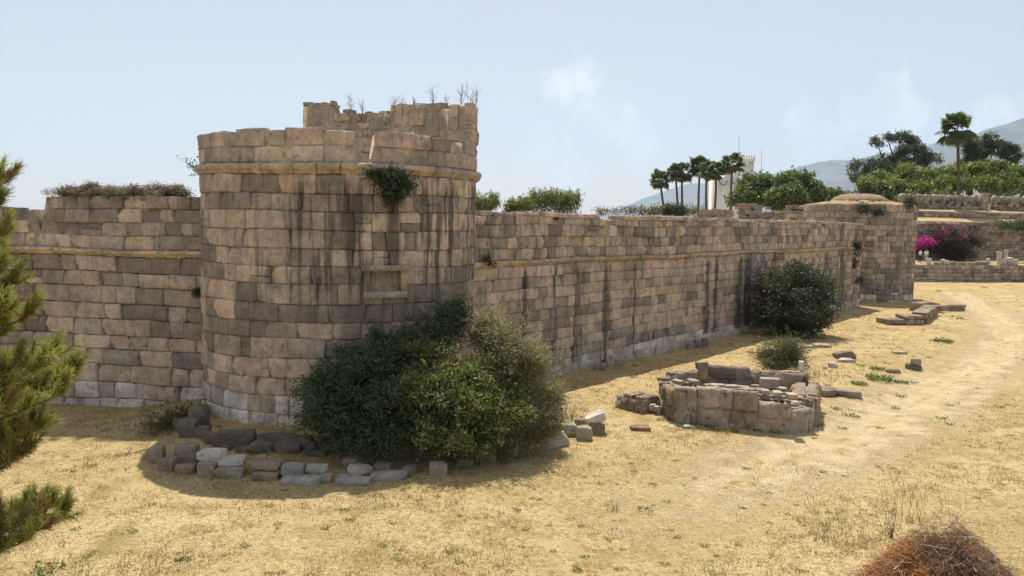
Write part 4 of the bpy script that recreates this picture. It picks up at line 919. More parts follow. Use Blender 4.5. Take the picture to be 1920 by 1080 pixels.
def battlement(sa, sb, label, pier=None):
    o_ = line_off(18.0); e = empty('battlement_wall', tuple([*(o_ + TT * (sa + sb) / 2), 9]), label, 'wall')
    sfz = surf_line(o_, TT); g = Geo(); cf = colour_fn(.4, 85.0, None, .5)
    hs = [(sa + (sb - sa) * q, 10.2 + .15 * (i % 2)) for i, q in enumerate(np.linspace(.06, .95, max(4, int((sb - sa) / 1.35))))]
    sk = lambda s, z, w: any(abs(s - a) < .22 and abs(z - b) < .35 for a, b in hs)
    blocks(g, sfz, layout(r, sa, sb, courses(r, 9.1, 11.0, .38, .04), (.3, .8), sk), r, cf, chip=.4, offsd=.03, nu=4, nv=3, jit=.03, stainf=lambda s, z: np.full(len(s), .3))
    ss_ = np.linspace(sa, sb, 40); core(g, sfz, ss_, 9.0, 11.0, -.14, -.9, (.09, .075, .06)); g.build('wall', MAS_FAR, e)
    s = sa
    while s < sb - .5:
        g = Geo(); w = 1.0
        prof = [(0, 11.0), (0, 11.3), (.2, 11.5), (.5, 11.56), (.8, 11.5), (1, 11.3), (1, 11.0)]
        V = []
        for dd in (.03, -.85):
            for u, z in prof: V.append(sfz(np.array([s + u * w]), np.array([z + r.normal(0, .03)]), np.array([dd + r.normal(0, .02)]))[0])
        n_ = len(prof); F = [(i, i + 1, i + 1 + n_, i + n_) for i in range(n_ - 1)] + [(0, n_ - 1, 5, 1), (1, 5, 4, 2), (n_, n_ + 1, n_ + 5, 2 * n_ - 1), (n_ + 1, n_ + 2, n_ + 4, n_ + 5)]
        F += [(2, 4, 3, 3)][:0]
        g.add(np.array(V), np.array(F), vary(GREY, r, .15)); g.build('merlon', MAS_FAR, e)
        s += 1.36
    if pier:
        g = Geo(); sfp = surf_line(o_ + TN * -.25, TT); blocks(g, sfp, layout(r, *pier, courses(r, 9.0, 11.9, .42, .03), (.5, .9)), r, colour_fn(.15, 86.0, None, .5), nu=4, nv=3, deep=.9); core(g, sfp, np.linspace(*pier, 4), 9, 11.9, -.05, -1.2, GREY); g.build('pier', MAS_FAR, e)
s1_, s2_, s3_ = s_at(1838, 18), s_at(1851, 18), s_at(1864, 18)
battlement(s_at(1690, 18), s1_, 'left stretch of rounded battlements ending in a square pier at the gap with the palm', (s1_, s2_)); battlement(s3_, s3_ + 16, 'right stretch of rounded battlements beyond the gap with the palm')
# near-black boxes paint the shade inside the doorway and opening of the tall wall
g = Geo(); sfz = surf_line(line_off(9), TT)
for px, w, z1 in ((1805, 1.7, 4.9), (1778, 1.2, 4.6)):
    s = s_at(px, 9); bx(g, sfz, s - w / 2, s + w / 2, 2.3, z1, -.3, .08, (.03, .028, .026))
g.build('doorway', MAS_FAR, tw)
g = Geo()
for px0, px1 in ((1700, 1737), (1757, 1765), (1773, 1800)):
    a, b = s_at(px0, 9), s_at(px1, 9); bx(g, sfz, a, b, 7.12, 7.42, -.4, .16, (.62, .56, .46))
g.build('coping', MAS_FAR, tw)
Yt = 107.0
plant('ivy', 'green ivy hanging over the top edge of the tall rough wall at the right', 'ivy', P(1890, 424, Yt), [PB(1880, 422, Yt, 26, 7, .3), PB(1915, 424, Yt + 1, 26, 9, .3), PB(1945, 424, Yt + 2, 26, 9, .3)], 420, 14, .22, ((.045, .07, .02), (.13, .17, .05)), 61, 0, sig=.35)
bou = plant('bougainvillea', 'dark leaved bougainvillea with magenta blossom against the tall rough wall', 'plant', P(1795, 495, Yt - 1), [PB(1800, 450, Yt - 1, 34, 26, .5), PB(1775, 455, Yt - 1, 28, 22, .5), PB(1815, 462, Yt - 1, 26, 22, .5), PB(1740, 468, Yt - 1, 26, 10, .5), PB(1762, 440, Yt - 1, 16, 12, .5), PB(1790, 480, Yt - 1, 36, 12, .5)],
            900, 16, .22, ((.035, .022, .018), (.075, .05, .032)), 62, .1, sig=.4)
V, F, C = leaf_cloud([PB(1738, 456, Yt - 2, 19, 7, .6), PB(1722, 458, Yt - 2, 10, 6, .6)], 150, 14, .22, ((.42, .03, .27), (.66, .06, .44)), np.random.default_rng(63), sig=.35); mesh_np('blossom', V, F, LEAF, bou, C=C)
V, F, C = leaf_cloud([PB(1768, 437, Yt - 2, 16, 8, .6), PB(1808, 442, Yt - 2, 11, 8, .6), PB(1785, 424, Yt - 2, 14, 5, .6), PB(1758, 447, Yt - 2, 10, 6, .6)], 55, 11, .2, ((.26, .04, .13), (.4, .09, .22)), np.random.default_rng(64), sig=.4); mesh_np('blossom', V, F, LEAF, bou, C=C)

# two visitors on the terrace
def skin_obj(name, verts, edges, radii, mat, parent, root=0):
    me = bpy.data.meshes.new(name); me.from_pydata(verts, edges, []); o = bpy.data.objects.new(name, me); COL.objects.link(o); o.parent = parent
    md = o.modifiers.new('skin', 'SKIN')
    if not me.skin_vertices: me.attributes
    for i, rv in enumerate(radii):
        me.skin_vertices[0].data[i].radius = rv if isinstance(rv, tuple) else (rv, rv)
    me.skin_vertices[0].data[root].use_root = True
    s = o.modifiers.new('sub', 'SUBSURF'); s.levels = 1; s.render_levels = 2
    me.materials.append(mat); return o
SKIN = plain_mat('skin', (.42, .27, .19), .6, var=.05, bump=0); SHIRT = plain_mat('white_shirt', (.75, .76, .8), var=.05); TROUS = plain_mat('dark_trousers', (.04, .045, .06), var=.1); HAIR = plain_mat('dark_hair', (.03, .022, .018), .6); TROUS2 = plain_mat('pale_trousers', (.45, .46, .47), var=.1)
def ensure_skin_layer(verts, edges): pass
def person(loc, rz, label, trousers, arm):
    e = empty('person', loc, label, 'person', 'visitors on the far terrace', rz)
    body = [(0, 0, .93), (0, 0, 1.15), (0, 0, 1.38), (0, 0, 1.47), (0, .01, 1.55), (0, .02, 1.63), (0, .01, 1.70),
            (.17, 0, 1.40), (.23, -.02, 1.13), (.24, -arm, .90), (.245, -arm - .03, .80), (-.17, 0, 1.40), (-.23, .02, 1.13), (-.24, -.03, .90), (-.245, -.05, .80),
            (.09, 0, .90), (.10, -.02, .48), (.10, 0, .08), (.10, -.14, .035), (-.09, 0, .90), (-.11, .03, .48), (-.12, .08, .08), (-.12, -.06, .035)]
    ed = [(0, 1), (1, 2), (2, 3), (3, 4), (4, 5), (5, 6), (2, 7), (7, 8), (8, 9), (9, 10), (2, 11), (11, 12), (12, 13), (13, 14), (0, 15), (15, 16), (16, 17), (17, 18), (0, 19), (19, 20), (20, 21), (21, 22)]
    rad = [(.15, .10), (.13, .09), (.15, .09), .055, .07, .095, .06, .055, .045, .035, .03, .055, .045, .035, .03, .08, .058, .042, .035, .08, .058, .042, .035]
    skin_obj('body', body, ed, rad, SKIN, e)
    sv = [(0, 0, .92), (0, 0, 1.15), (0, 0, 1.39), (.17, 0, 1.41), (.225, -.015, 1.17), (-.17, 0, 1.41), (-.225, .015, 1.17)]
    skin_obj('shirt', sv, [(0, 1), (1, 2), (2, 3), (3, 4), (2, 5), (5, 6)], [(.175, .125), (.155, .115), (.165, .11), .075, .068, .075, .068], SHIRT, e)
    tv = [(0, 0, .93), (.09, 0, .88), (.10, -.02, .48), (.10, 0, .10), (-.09, 0, .88), (-.11, .03, .48), (-.12, .08, .10)]
    skin_obj('trousers', tv, [(0, 1), (1, 2), (2, 3), (0, 4), (4, 5), (5, 6)], [(.165, .115), .095, .075, .065, .095, .075, .065], trousers, e)
    skin_obj('hair', [(0, .04, 1.60), (0, .035, 1.68), (0, .02, 1.73)], [(0, 1), (1, 2)], [.085, .10, .07], HAIR, e)
    return e
def tz_at(p):
    d = float(np.dot(np.array(p) - TO, TN)); return 2.06 + .44 * max(0, min(1, (d - .5) / 8.7))
try:
    for px, lab, tr_, rz, arm in ((1731, 'left visitor in white shirt and dark trousers standing below the magenta blossom', TROUS, .4, .12), (1742, 'right visitor in white shirt and pale trousers standing below the magenta blossom', TROUS2, -.5, .02)):
        p = line_off(3.0) + TT * s_at(px, 3.0); person((p[0], p[1], tz_at(p)), rz, lab, tr_, arm)
except Exception as ex: print('person failed', ex)
# ancient stones set out along the retaining wall
r = np.random.default_rng(71)
def A_(px, w, h, lab, kind='block', col=PALE, d=1.0, name='ancient_stone'):
    p = line_off(d) + TT * s_at(px, d); z = tz_at(p) - .03
    if kind == 'column':
        e = None; V, F = lathe([(w * .55, z), (w * .55, z + .12), (w * .42, z + .18), (w * .38, z + h * .75), (w * .45, z + h * .82), (w * .55, z + h), (.01, z + h)], p, 16, r, .005, .008); o = mesh_np(name, V, F, ROCK, C=col, A=np.c_[V[:, 0], V[:, 2], 0 * V[:, 0]])
    else:
        g = Geo(); rock_geo(g, (p[0], p[1], z), (w, w * .8, h), r, r.uniform(-.4, .4), rnd=.1 if kind == 'block' else .6, col=col); o = g.build(name, ROCK)
    tag(o, lab, 'stone', 'ancient stones along the far retaining wall')
A_(1748, .55, .8, 'squared pale block standing right of the two visitors'); A_(1762, .7, .35, 'flat dark stone between the squared block and the twin pale stones', 'b', GB); A_(1774, .6, .7, 'taller of the twin pale rounded stones on the retaining wall', 'b'); A_(1782, .55, .55, 'shorter of the twin pale rounded stones on the retaining wall', 'b')
A_(1793, .8, .45, 'rounded grey stone right of the twin pale stones', 'b', GB); A_(1809, .9, .35, 'low dark stone in the middle of the retaining wall', 'b', BR); A_(1827, 1.0, .35, 'long low stone right of the doorway', 'block', GB); A_(1840, .9, .45, 'brown irregular stone left of the pointed one', 'b', BR); A_(1850, .8, .45, 'low grey stone beside the pointed one on the retaining wall', 'b', GB); A_(1859, .45, .85, 'slim pointed pale stone on the retaining wall', 'b')
A_(1879, .75, 1.7, 'tall pale column fragment on the retaining wall at the right', 'column', (.52, .50, .45), 1.5, 'column_fragment'); A_(1892, .5, 1.9, 'slender pale statue like stone with a rounded head', 'column', (.55, .53, .48), 2.0, 'column_fragment'); A_(1886, .9, .8, 'small pale block between the two column fragments', 'block'); A_(1900, 1.0, 1.0, 'large broken pale capital at the right end of the retaining wall', 'b'); A_(1909, .8, .8, 'rounded pale stone at the picture edge on the retaining wall', 'b')

# ------------------------------------------------------------------ ruins, tower, palms and trees beyond the walls
r = np.random.default_rng(91)
def bcol(f, z, q): return vary((.30, .25, .21), q, .2) if q.random() < .7 else vary((.40, .34, .27), q, .15)
def far_ruin(px0, px1, ytop, Y, label, thick=1.2, dip=.0):
    a, b = P(px0, 400, Y), P(px1, 400, Y); zt_ = P((px0 + px1) / 2, ytop, Y)[2]; e = empty('ruined_wall', (*((a + b) / 2)[:2], 6.35), label, 'ruin'); g = Geo()
    stack_wall(g, a[:2], b[:2], thick, 6.3, lambda f: zt_ - 6.3 - dip * abs(math.sin(f * 5)), r, .5, (.7, 1.6), bcol, .1, n=3); g.build('wall_stones', ROCK, e)
far_ruin(1312, 1374, 386, 86, 'broken wall stump beyond the long curtain wall, left of the two largest', dip=.5); far_ruin(1384, 1426, 379, 90, 'taller broken wall stump with a notch beyond the long curtain wall', dip=.25)
far_ruin(1430, 1482, 391, 88, 'low crumbling wall between the taller stump and the domed tower', dip=.5); far_ruin(1478, 1545, 382, 84, 'rough masonry mass just left of the distant domed tower', 2.0, .3)
far_ruin(1300, 1350, 397, 74, 'lowest tumbled wall in front of the broken stumps', .8, .3)
plant('dry_scrub', 'low dry brown scrub strip along the skyline behind the long curtain wall', 'scrub', P(1240, 402, 92), [PB(x, 398 + (x % 3), 92, 30, 7, .6) for x in range(1140, 1330, 24)], 380, 12, .3, ((.12, .095, .05), (.24, .2, .11)), 92, 0, sig=.3, aspect=.3)
plant('spiky_shrub', 'dark spiky shrub at the foot of the left palms', 'shrub', P(1262, 404, 90), [PB(1250, 396, 90, 14, 8, .8), PB(1274, 396, 90, 16, 9, .8)], 160, 12, .4, ((.03, .04, .02), (.09, .1, .05)), 93, 0, sig=.35, aspect=.2)
for i, (px, py, rx, ry, lab) in enumerate(((912, 378, 22, 17, 'small pine like bush peeking over the wall right beside the near tower'), (972, 381, 26, 13, 'low yellow green bush second from the near tower above the wall'), (1020, 372, 26, 22, 'tall yellow green bush in the middle of the clump above the wall'), (1062, 375, 26, 18, 'right end bush of the clump above the long wall'))):
    Y = 44 + i; q = np.random.default_rng(200 + i); e = empty('feathery_bush', P(px, 418, Y), lab, 'bush', 'bushes showing above the long wall')
    V, F, C = leaf_cloud([PB(px, py + 4, Y, rx, ry, .9), PB(px - rx * .4, py + 8, Y, rx * .6, ry * .8, .9), PB(px + rx * .4, py + 8, Y, rx * .6, ry * .8, .9), PB(px, py + 22, Y, rx * 1.1, ry, .9)], 320, 10, .18, ((.085, .105, .032), (.24, .26, .085)), q, sig=.16, aspect=.22)
    nS = 26; tips = np.array([P(px + q.uniform(-rx, rx), py - ry * q.uniform(.2, 1.15), Y + q.uniform(-.6, .6)) for _ in range(nS)])
    pts = np.vstack([t - np.array([0, 0, 1]) * q.uniform(0, .55, (30, 1)) + q.normal(0, .07, (30, 3)) for t in tips]); V2, F2 = leaves(pts, q.normal(size=(len(pts), 3)) * [1, 1, .3], q.uniform(.12, .26, len(pts)), q, .2)
    C2_ = np.repeat(np.array((.23, .245, .08)) * q.uniform(.6, 1.25, (len(pts), 1)), 4, axis=0)
    mesh_np('foliage', np.vstack([V, V2]), np.vstack([F, F2 + len(V)]), LEAF, e, C=np.vstack([C, C2_])); V, F = limbs(e.location, [P(px, py, Y)], .06, q); mesh_np('stem', V, F, BARK, e)

# white crenellated tower building
Yw = 190.0
def wbox(px0, px1, ytop, depth, zb=2.0, Y=Yw):
    a = P(px0, 330, Y); b = P(px1, 330, Y); z = P((px0 + px1) / 2, ytop, Y)[2]
    return a[0], b[0], Y, Y + depth, zb, z
def boxmesh(name, x0, x1, y0, y1, z0, z1, mat, parent):
    V = [(x, y, z) for z in (z0, z1) for y in (y0, y1) for x in (x0, x1)]
    return mesh_np(name, V, [(0, 1, 5, 4), (1, 3, 7, 5), (3, 2, 6, 7), (2, 0, 4, 6), (4, 5, 7, 6)], mat, parent)
wb = empty('white_tower', (*P(1400, 380, Yw)[:2], 2), 'white crenellated tower building rising behind the palms', 'building')
x0, x1, ya, yb, za, zb_ = wbox(1388, 1413, 303, 5.2); boxmesh('tower_wall', x0, x1, ya, yb, za, zb_, WHITEWASH, wb)
zt_ = P(1400, 294, Yw)[2]; boxmesh('balcony_band', x0 - .18, x1 + .18, ya - .18, yb + .18, zb_, zt_ - .35, WHITEWASH, wb)
for k in range(6):
    u = x0 - .18 + (x1 - x0 + .36) * (k + .15) / 6; boxmesh('merlon', u, u + .42, ya - .18, ya + .2, zt_ - .35, zt_ + .4, WHITEWASH, wb)
    boxmesh('corbel', u + .05, u + .22, ya - .30, ya - .181, zb_ - .9, zt_ - .4, WHITEWASH, wb)
for k in range(5):
    v = ya + (yb - ya) * (k + .4) / 5; boxmesh('merlon', x1 - .2, x1 + .18, v, v + .5, zt_ - .35, zt_ + .4, WHITEWASH, wb)
x2, x3, ya2, yb2, za2, zb2 = wbox(1342, 1389, 338, 6.0, Y=Yw + .6)
# lower block with a scalloped gable
sc = []
for i in range(25):
    f = i / 24; sc.append((x2 + (x3 - x2) * f, zb2 + 1.3 * f + .9 * abs(math.sin(f * math.pi * 3))))
V = [(x, ya2, za2) for x, z in sc] + [(x, ya2, z) for x, z in sc] + [(x, yb2, z) for x, z in sc] + [(x, yb2, za2) for x, z in sc]
I = np.arange(100).reshape(4, 25); F = np.vstack([np.stack([I[k, :-1], I[k, 1:], I[k + 1, 1:], I[k + 1, :-1]], -1) for k in range(3)] + [[[I[0, 0], I[1, 0], I[2, 0], I[3, 0]], [I[3, -1], I[2, -1], I[1, -1], I[0, -1]]]])
mesh_np('gabled_wall', V, F, WHITEWASH, wb)
paths = []
for cx, cy, rx, ry in ((1356, 338, 7, 9), (1377, 333, 6, 12), (1389, 333, 6, 12)):
    paths.append([P(cx + rx * math.cos(a), cy - ry * math.sin(a), Yw - .1) for a in np.linspace(math.pi, 2 * math.pi, 9)])
V, F = tubes(paths, np.full((3, 9), .16), 5); mesh_np('scalloped_moulding', V, F, plain_mat('moulding_shadow_grey', (.25, .25, .26)), wb)  # dark grey of the moulding stands in for the shadows under the scallops
def disc(px, py, rad, Y, name, mat, parent):
    c = P(px, py, Y); an = np.linspace(0, 2 * math.pi, 20, endpoint=False); V = [(c[0] + rad * .75 * math.cos(a), Y - .02, c[2] + rad * math.sin(a)) for a in an] + [(c[0] + rad * .75 * math.cos(a), Y - .3, c[2] + rad * math.sin(a)) for a in an]
    return mesh_np(name, V, [(i, (i + 1) % 20, (i + 1) % 20 + 20, i + 20) for i in range(20)] + [(20, 22, 24, 26), (26, 28, 30, 32), (32, 34, 36, 38), (20, 26, 32, 38), (20, 21, 22, 22), ][:4], mat, parent)
disc(1402, 333, .65, Yw, 'window', DARKHOLE, wb)
m0, m1 = P(1386, 300, Yw + 1), P(1386, 254, Yw + 1); V, F = tubes([np.linspace(m0, m1, 4)], [[.07, .06, .05, .04]], 5); mesh_np('antenna', V, F, METAL, wb)
m0, m1 = P(1428, 400, 175), P(1428, 282, 175); V, F = tubes([np.linspace(m0, m1, 4)], [[.09, .08, .06, .04]], 5); tag(mesh_np('mast', V, F, METAL), 'thin grey mast standing right of the white tower', 'mast')

def fan_palm(px, ytop, ybase, Y, label, seed, lean=0.0, cr=1.6, skirt=True, group=None):
    q = np.random.default_rng(seed); top = P(px, ytop, Y); base = P(px + lean, ybase, Y); base[2] = min(base[2], 6.3)
    top = top - np.array([0, 0, cr * .72])
    e = empty('fan_palm', base, label, 'palm tree', group)
    k = np.linspace(0, 1, 8)[:, None]; path = base + (top - base) * k + np.sin(k * math.pi) * np.array([.15, 0, 0]) * q.normal()
    V, F = tubes([path], [np.linspace(.28, .2, 8)], 8); mesh_np('trunk', V, F, BARK, e)
    def fans(n, el, size, c, hubd):
        VV, FF_, CC = [], [], []; cnt = 0
        for i in range(n):
            az = q.uniform(0, 2 * math.pi); ev = q.uniform(*el); d = np.array([math.cos(az) * math.cos(ev), math.sin(az) * math.cos(ev), math.sin(ev)])
            hub = top + d * cr * q.uniform(*hubd) + np.array([0, 0, -.05]); side = np.cross(d, [0, 0, 1.0]); side /= np.linalg.norm(side) + 1e-6; upv = np.cross(side, d)
            w0 = side * .03; VV += [top - w0, top + w0, hub + w0, hub - w0]; FF_.append((cnt, cnt + 1, cnt + 2, cnt + 3)); CC += [np.array(c) * .8] * 4; cnt += 4
            R0 = cr * size * q.uniform(.8, 1.1); cc = np.array(c) * q.uniform(.65, 1.35)
            for j in np.linspace(-1.9, 1.9, 15):
                t = d * math.cos(j) + side * math.sin(j); droop = upv * (-.28 * R0 * (.3 + abs(j) / 2)); tip = hub + t * R0 * (1 - .12 * abs(j)) + droop - np.array([0, 0, .14 * R0]); wv = np.cross(t, upv) * .075 * cr
                m = hub + t * R0 * .55 + upv * .03
                VV += [hub, m - wv, tip, m + wv]; FF_.append((cnt, cnt + 1, cnt + 2, cnt + 3)); CC += [cc] * 4; cnt += 4
        return np.array(VV), np.array(FF_), np.array(CC)
    V, F, C = fans(34, (-.75, 1.4), .50, (.12, .15, .055), (.36, .62)); mesh_np('crown', V, F, LEAF, e, C=C)
    if skirt:
        V, F, C = fans(20, (-1.3, -.1), .36, (.19, .14, .08), (.1, .36)); mesh_np('dead_skirt', V, F, LEAF, e, C=C)
    return e
PG = 'fan palms beside the white tower'
for i, (px, yt_, ln, lab, cr) in enumerate(((1238, 320, 12, 'leftmost fan palm of the row beside the white tower, shortest and leaning', 2.4), (1267, 309, 6, 'second fan palm from the left of the row, half behind its neighbour', 2.2), (1279, 306, 1, 'third fan palm from the left, overlapping the second', 2.5), (1313, 293, -3, 'fan palm with the broadest crown in the middle of the row', 2.9), (1326, 303, 0, 'fan palm with a hanging brown skirt just right of the broadest one', 2.3), (1343, 304, -6, 'fan palm with a ragged crown left of the white tower', 2.6), (1374, 288, -3, 'rightmost fan palm of the row, standing in front of the white tower', 2.7))):
    fan_palm(px, yt_, 408, 165 + 2 * i % 7, lab, 300 + i, ln, cr * 1.15, True, PG)
fan_palm(1797, 214, 420, 121, 'very tall solitary fan palm rising above the trees on the right', 320, -2, 3.3)
# feathery date palm in the gap of the battlements
q = np.random.default_rng(330); top = P(1878, 385, 123.5); base = np.array([top[0], top[1], 9.0]); e = empty('date_palm', base, 'low date palm with arching feathery fronds behind the gap in the battlements', 'palm tree')
V, F = tubes([np.linspace(base, top, 4)], [[.35, .35, .33, .3]], 8); mesh_np('trunk', V, F, BARK, e)
VV, CC = [], []
for i in range(46):
    az = q.uniform(0, 2 * math.pi); ev = q.uniform(.25, 1.45); L_ = q.uniform(3.2, 4.4); t = np.linspace(0, 1, 12)
    h = np.array([math.cos(az), math.sin(az), 0]); mid = top + h * (t * math.cos(ev) * L_ + .25 * t ** 2)[:, None] + np.array([0, 0, 1]) * (t * math.sin(ev) * L_ - 1.5 * t ** 2.2 * math.cos(ev * .8))[:, None]
    sd = np.array([-h[1], h[0], 0]); c = np.array((.06, .085, .038)) * q.uniform(.7, 1.5)
    for j in range(1, 12):
        for k in (-1, 1):
            tip = mid[j] + (sd * k * .55 + (mid[j] - mid[j - 1]) * .8 - np.array([0, 0, .12])) * (1 - .4 * t[j]); w = (mid[j] - mid[j - 1]) * .16
            VV += [mid[j] - w, (mid[j] + tip) / 2 - w, tip, mid[j] + w]; CC += [c] * 4
mesh_np('crown', VV, np.arange(len(VV)).reshape(-1, 4), LEAF, e, C=np.array(CC))

BG = 'trees beyond the fortress on the right'
def tree(name, label, blobs, ncl, nl, size, cols, seed, base_px, Y, **kw):
    b = P(base_px, 400, Y); b[2] = 6.0 if base_px < 1570 else 8.5
    return plant(name, label, 'tree', b, blobs, ncl, nl, size, cols, seed, kw.pop('trunk', .35), BG, 'crown', 'trunk', **kw)
tree('broadleaf_tree', 'round bushy green tree between the white tower and the domed tower', [PB(1430, 362, 125, 42, 28), PB(1472, 347, 124, 36, 22), PB(1508, 360, 123, 40, 20), PB(1545, 372, 122, 32, 16), PB(1400, 374, 124, 24, 18), PB(1470, 375, 121, 60, 22)], 2600, 14, .55, ((.065, .10, .026), (.20, .24, .06)), 401, 1470, 125, sig=.5, shell=(.75, 1.02))
UMB = ((.09, .125, .028), (.29, .32, .07))
tree('umbrella_pine', 'wide light green umbrella pine directly behind the domed tower', [PB(1690, 338, 135, 40, 16), PB(1735, 326, 136, 42, 16), PB(1650, 352, 133, 38, 16), PB(1700, 358, 132, 50, 18), PB(1775, 332, 136, 34, 15), PB(1755, 350, 133, 45, 20), PB(1640, 372, 131, 36, 18), PB(1610, 378, 130, 40, 14)], 3200, 14, .5, UMB, 402, 1700, 136, sig=.4, shell=(.8, 1.03))
tree('umbrella_pine', 'light green umbrella pine at the right edge below the mountain', [PB(1850, 322, 138, 45, 14), PB(1905, 328, 138, 45, 18), PB(1830, 345, 135, 40, 16), PB(1885, 350, 135, 50, 20), PB(1955, 330, 139, 45, 20), PB(1990, 350, 137, 50, 25)], 2600, 14, .5, UMB, 403, 1880, 138, sig=.4, shell=(.8, 1.03))
tree('umbrella_pine', 'lower bright green canopy just above the left stretch of battlements', [PB(1722, 376, 128, 44, 14), PB(1690, 384, 127, 40, 13), PB(1765, 370, 128, 30, 14), PB(1790, 384, 127, 36, 16), PB(1745, 390, 126, 50, 12)], 1500, 14, .45, ((.09, .13, .03), (.30, .33, .075)), 404, 1735, 128, sig=.35, shell=(.8, 1.03))
EU = ((.04, .056, .03), (.125, .145, .07))
tree('eucalyptus_tree', 'tall dark tree with gappy clumped crown left of the solitary palm', [PB(1645, 271, 150, 15, 11), PB(1664, 262, 150, 15, 9), PB(1690, 259, 151, 17, 11), PB(1713, 268, 150, 16, 13), PB(1698, 283, 149, 20, 11), PB(1655, 290, 150, 13, 10), PB(1728, 287, 149, 18, 12), PB(1675, 300, 150, 14, 12), PB(1720, 306, 148, 26, 13), PB(1750, 297, 150, 18, 11), PB(1690, 318, 148, 40, 12)], 1700, 12, .42, EU, 405, 1690, 150, sig=.38, shell=(.5, 1.1), aspect=.4)
tree('dark_conifer', 'dark grey green bushy conifer left of the eucalyptus above the dome', [PB(1606, 312, 146, 20, 14), PB(1640, 318, 146, 28, 17), PB(1618, 335, 145, 34, 16), PB(1655, 338, 145, 25, 14)], 1200, 12, .45, ((.04, .055, .03), (.11, .125, .065)), 406, 1625, 146, sig=.4, aspect=.35)
tree('slender_tree', 'dark slender tree partly behind the solitary palm trunk', [PB(1814, 268, 145, 15, 14), PB(1822, 292, 145, 16, 18), PB(1812, 316, 145, 12, 16), PB(1832, 275, 146, 10, 10)], 600, 12, .42, EU, 407, 1815, 145, sig=.35, aspect=.4, shell=(.5, 1.1))
tree('slender_tree', 'dark upright tree right of the solitary palm with a rounded top', [PB(1850, 262, 147, 15, 12), PB(1843, 282, 147, 12, 16), PB(1862, 274, 147, 14, 10), PB(1838, 303, 147, 11, 14)], 600, 12, .42, EU, 408, 1842, 147, sig=.35, aspect=.4, shell=(.5, 1.1))
tree('spreading_tree', 'dark spreading tree with bare forked limbs against the mountain at the right', [PB(1884, 270, 149, 14, 10), PB(1898, 282, 149, 15, 10), PB(1880, 290, 149, 13, 10), PB(1908, 296, 149, 9, 7), PB(1897, 302, 149, 14, 6)], 560, 12, .42, EU, 409, 1880, 149, sig=.33, aspect=.4, shell=(.5, 1.1))

# ------------------------------------------------------------------ hills
HM = plain_mat('hill_scrub', (.10, .098, .085), nscale=.006, var=.45, bump=0)
def hill(prof, Y, back, label, seed):
    px = np.array([p[0] for p in prof], float); py = np.array([p[1] for p in prof], float)
    X = np.linspace(px[0], px[-1], 120); yy = np.interp(X, px, py); nd = 24; V = []
    for j in range(nd):
        f = j / (nd - 1); Yd = Y - back * (1 - f)
        for x, y in zip(X, yy):
            p = P(x, y, Y); h = max(0, p[2] + 6); pr = f ** 1.3; n_ = mnoise.fractal(Vector((p[0] * .0012, Yd * .0012, seed)), .9, 2.2, 6)
            V.append((p[0] * (Yd / Y) ** .3, Yd, -8 + h * pr * (1 + .45 * n_ * (1 - f) ** .5) + (h * .02 * n_ if j == nd - 1 else 0)))
    for x, y in zip(X, yy): p = P(x, y, Y); V.append((p[0], Y + back, -8))
    I = np.arange((nd + 1) * 120).reshape(nd + 1, 120); F = np.stack([I[:-1, :-1], I[:-1, 1:], I[1:, 1:], I[1:, :-1]], -1).reshape(-1, 4)
    tag(mesh_np('hill', V, F, HM, smooth=True), label, 'hill', kind='structure')
hill(((1090, 402), (1130, 400), (1165, 391), (1200, 374), (1250, 356), (1290, 344), (1345, 343), (1400, 338), (1480, 345), (1600, 360)), 9500, 2600, 'faint low hazy hill behind the palms', 5)
hill(((1360, 350), (1413, 323), (1455, 325), (1475, 318), (1500, 311), (1530, 304), (1556, 299), (1580, 299), (1615, 297), (1640, 290), (1700, 282), (1734, 274), (1760, 267), (1785, 266), (1830, 270), (1900, 280), (2050, 300)), 7200, 2200, 'middle blue hill ridge rising behind the trees', 9)
hill(((1700, 300), (1760, 284), (1800, 266), (1845, 244), (1890, 232), (1920, 222), (1960, 205), (2020, 190), (2150, 170)), 5600, 1800, 'nearest and highest blue mountain shoulder at the right edge', 13)

# ------------------------------------------------------------------ foreground pine (left)
q = np.random.default_rng(500); TX = P(-380, 600, 8.6)
pine = empty('pine_tree', (TX[0], TX[1], gz(TX[0], TX[1])), 'green pine tree with long needles reaching into the picture from the left, nearest the camera', 'tree')
tr = np.linspace([TX[0], TX[1], gz(TX[0], TX[1]) - .1], [TX[0] + .2, TX[1] + .1, 8.3], 9); V, F = tubes([tr], [np.linspace(.16, .02, 9)], 9); mesh_np('trunk', V, F, BARK, pine)
brs = []   # (start on the trunk, tip)
for px, py, Y, dz in ((14, 345, 8.6, -.6), (0, 395, 8.2, -.7), (24, 440, 8.4, -.7), (10, 480, 8.7, -.7), (38, 545, 8.4, -.8), (62, 595, 8.0, -.8), (30, 590, 7.7, -.7), (152, 705, 8.1, -.7), (118, 665, 8.5, -.6), (128, 745, 7.8, -.6), (90, 690, 7.7, -.7), (70, 740, 8.3, -.6), (95, 800, 8.2, -.6), (40, 690, 7.8, -.6), (20, 640, 8.7, -.5), (60, 850, 8.0, -.5), (10, 520, 7.9, -.6), (20, 780, 7.6, -.5), (35, 820, 8.6, -.5), (5, 720, 8.0, -.6),
                      (132, 968, 7.9, -.3), (112, 950, 8.2, -.3), (95, 990, 7.7, -.3), (55, 1020, 7.8, -.3), (30, 985, 8.1, -.3), (0, 890, 8.3, -.4), (-40, 560, 7.6, -.5), (-40, 700, 8.5, -.5), (-30, 830, 7.8, -.4), (-60, 440, 8.4, -.5), (-20, 960, 8.2, -.3), (-10, 610, 8.2, -.5), (-15, 770, 8.4, -.5), (-10, 1000, 7.9, -.3)):
    t = P(px - 22, py, Y); brs.append((np.array([TX[0], TX[1], t[2] + dz]), t))
NVIS = len(brs)
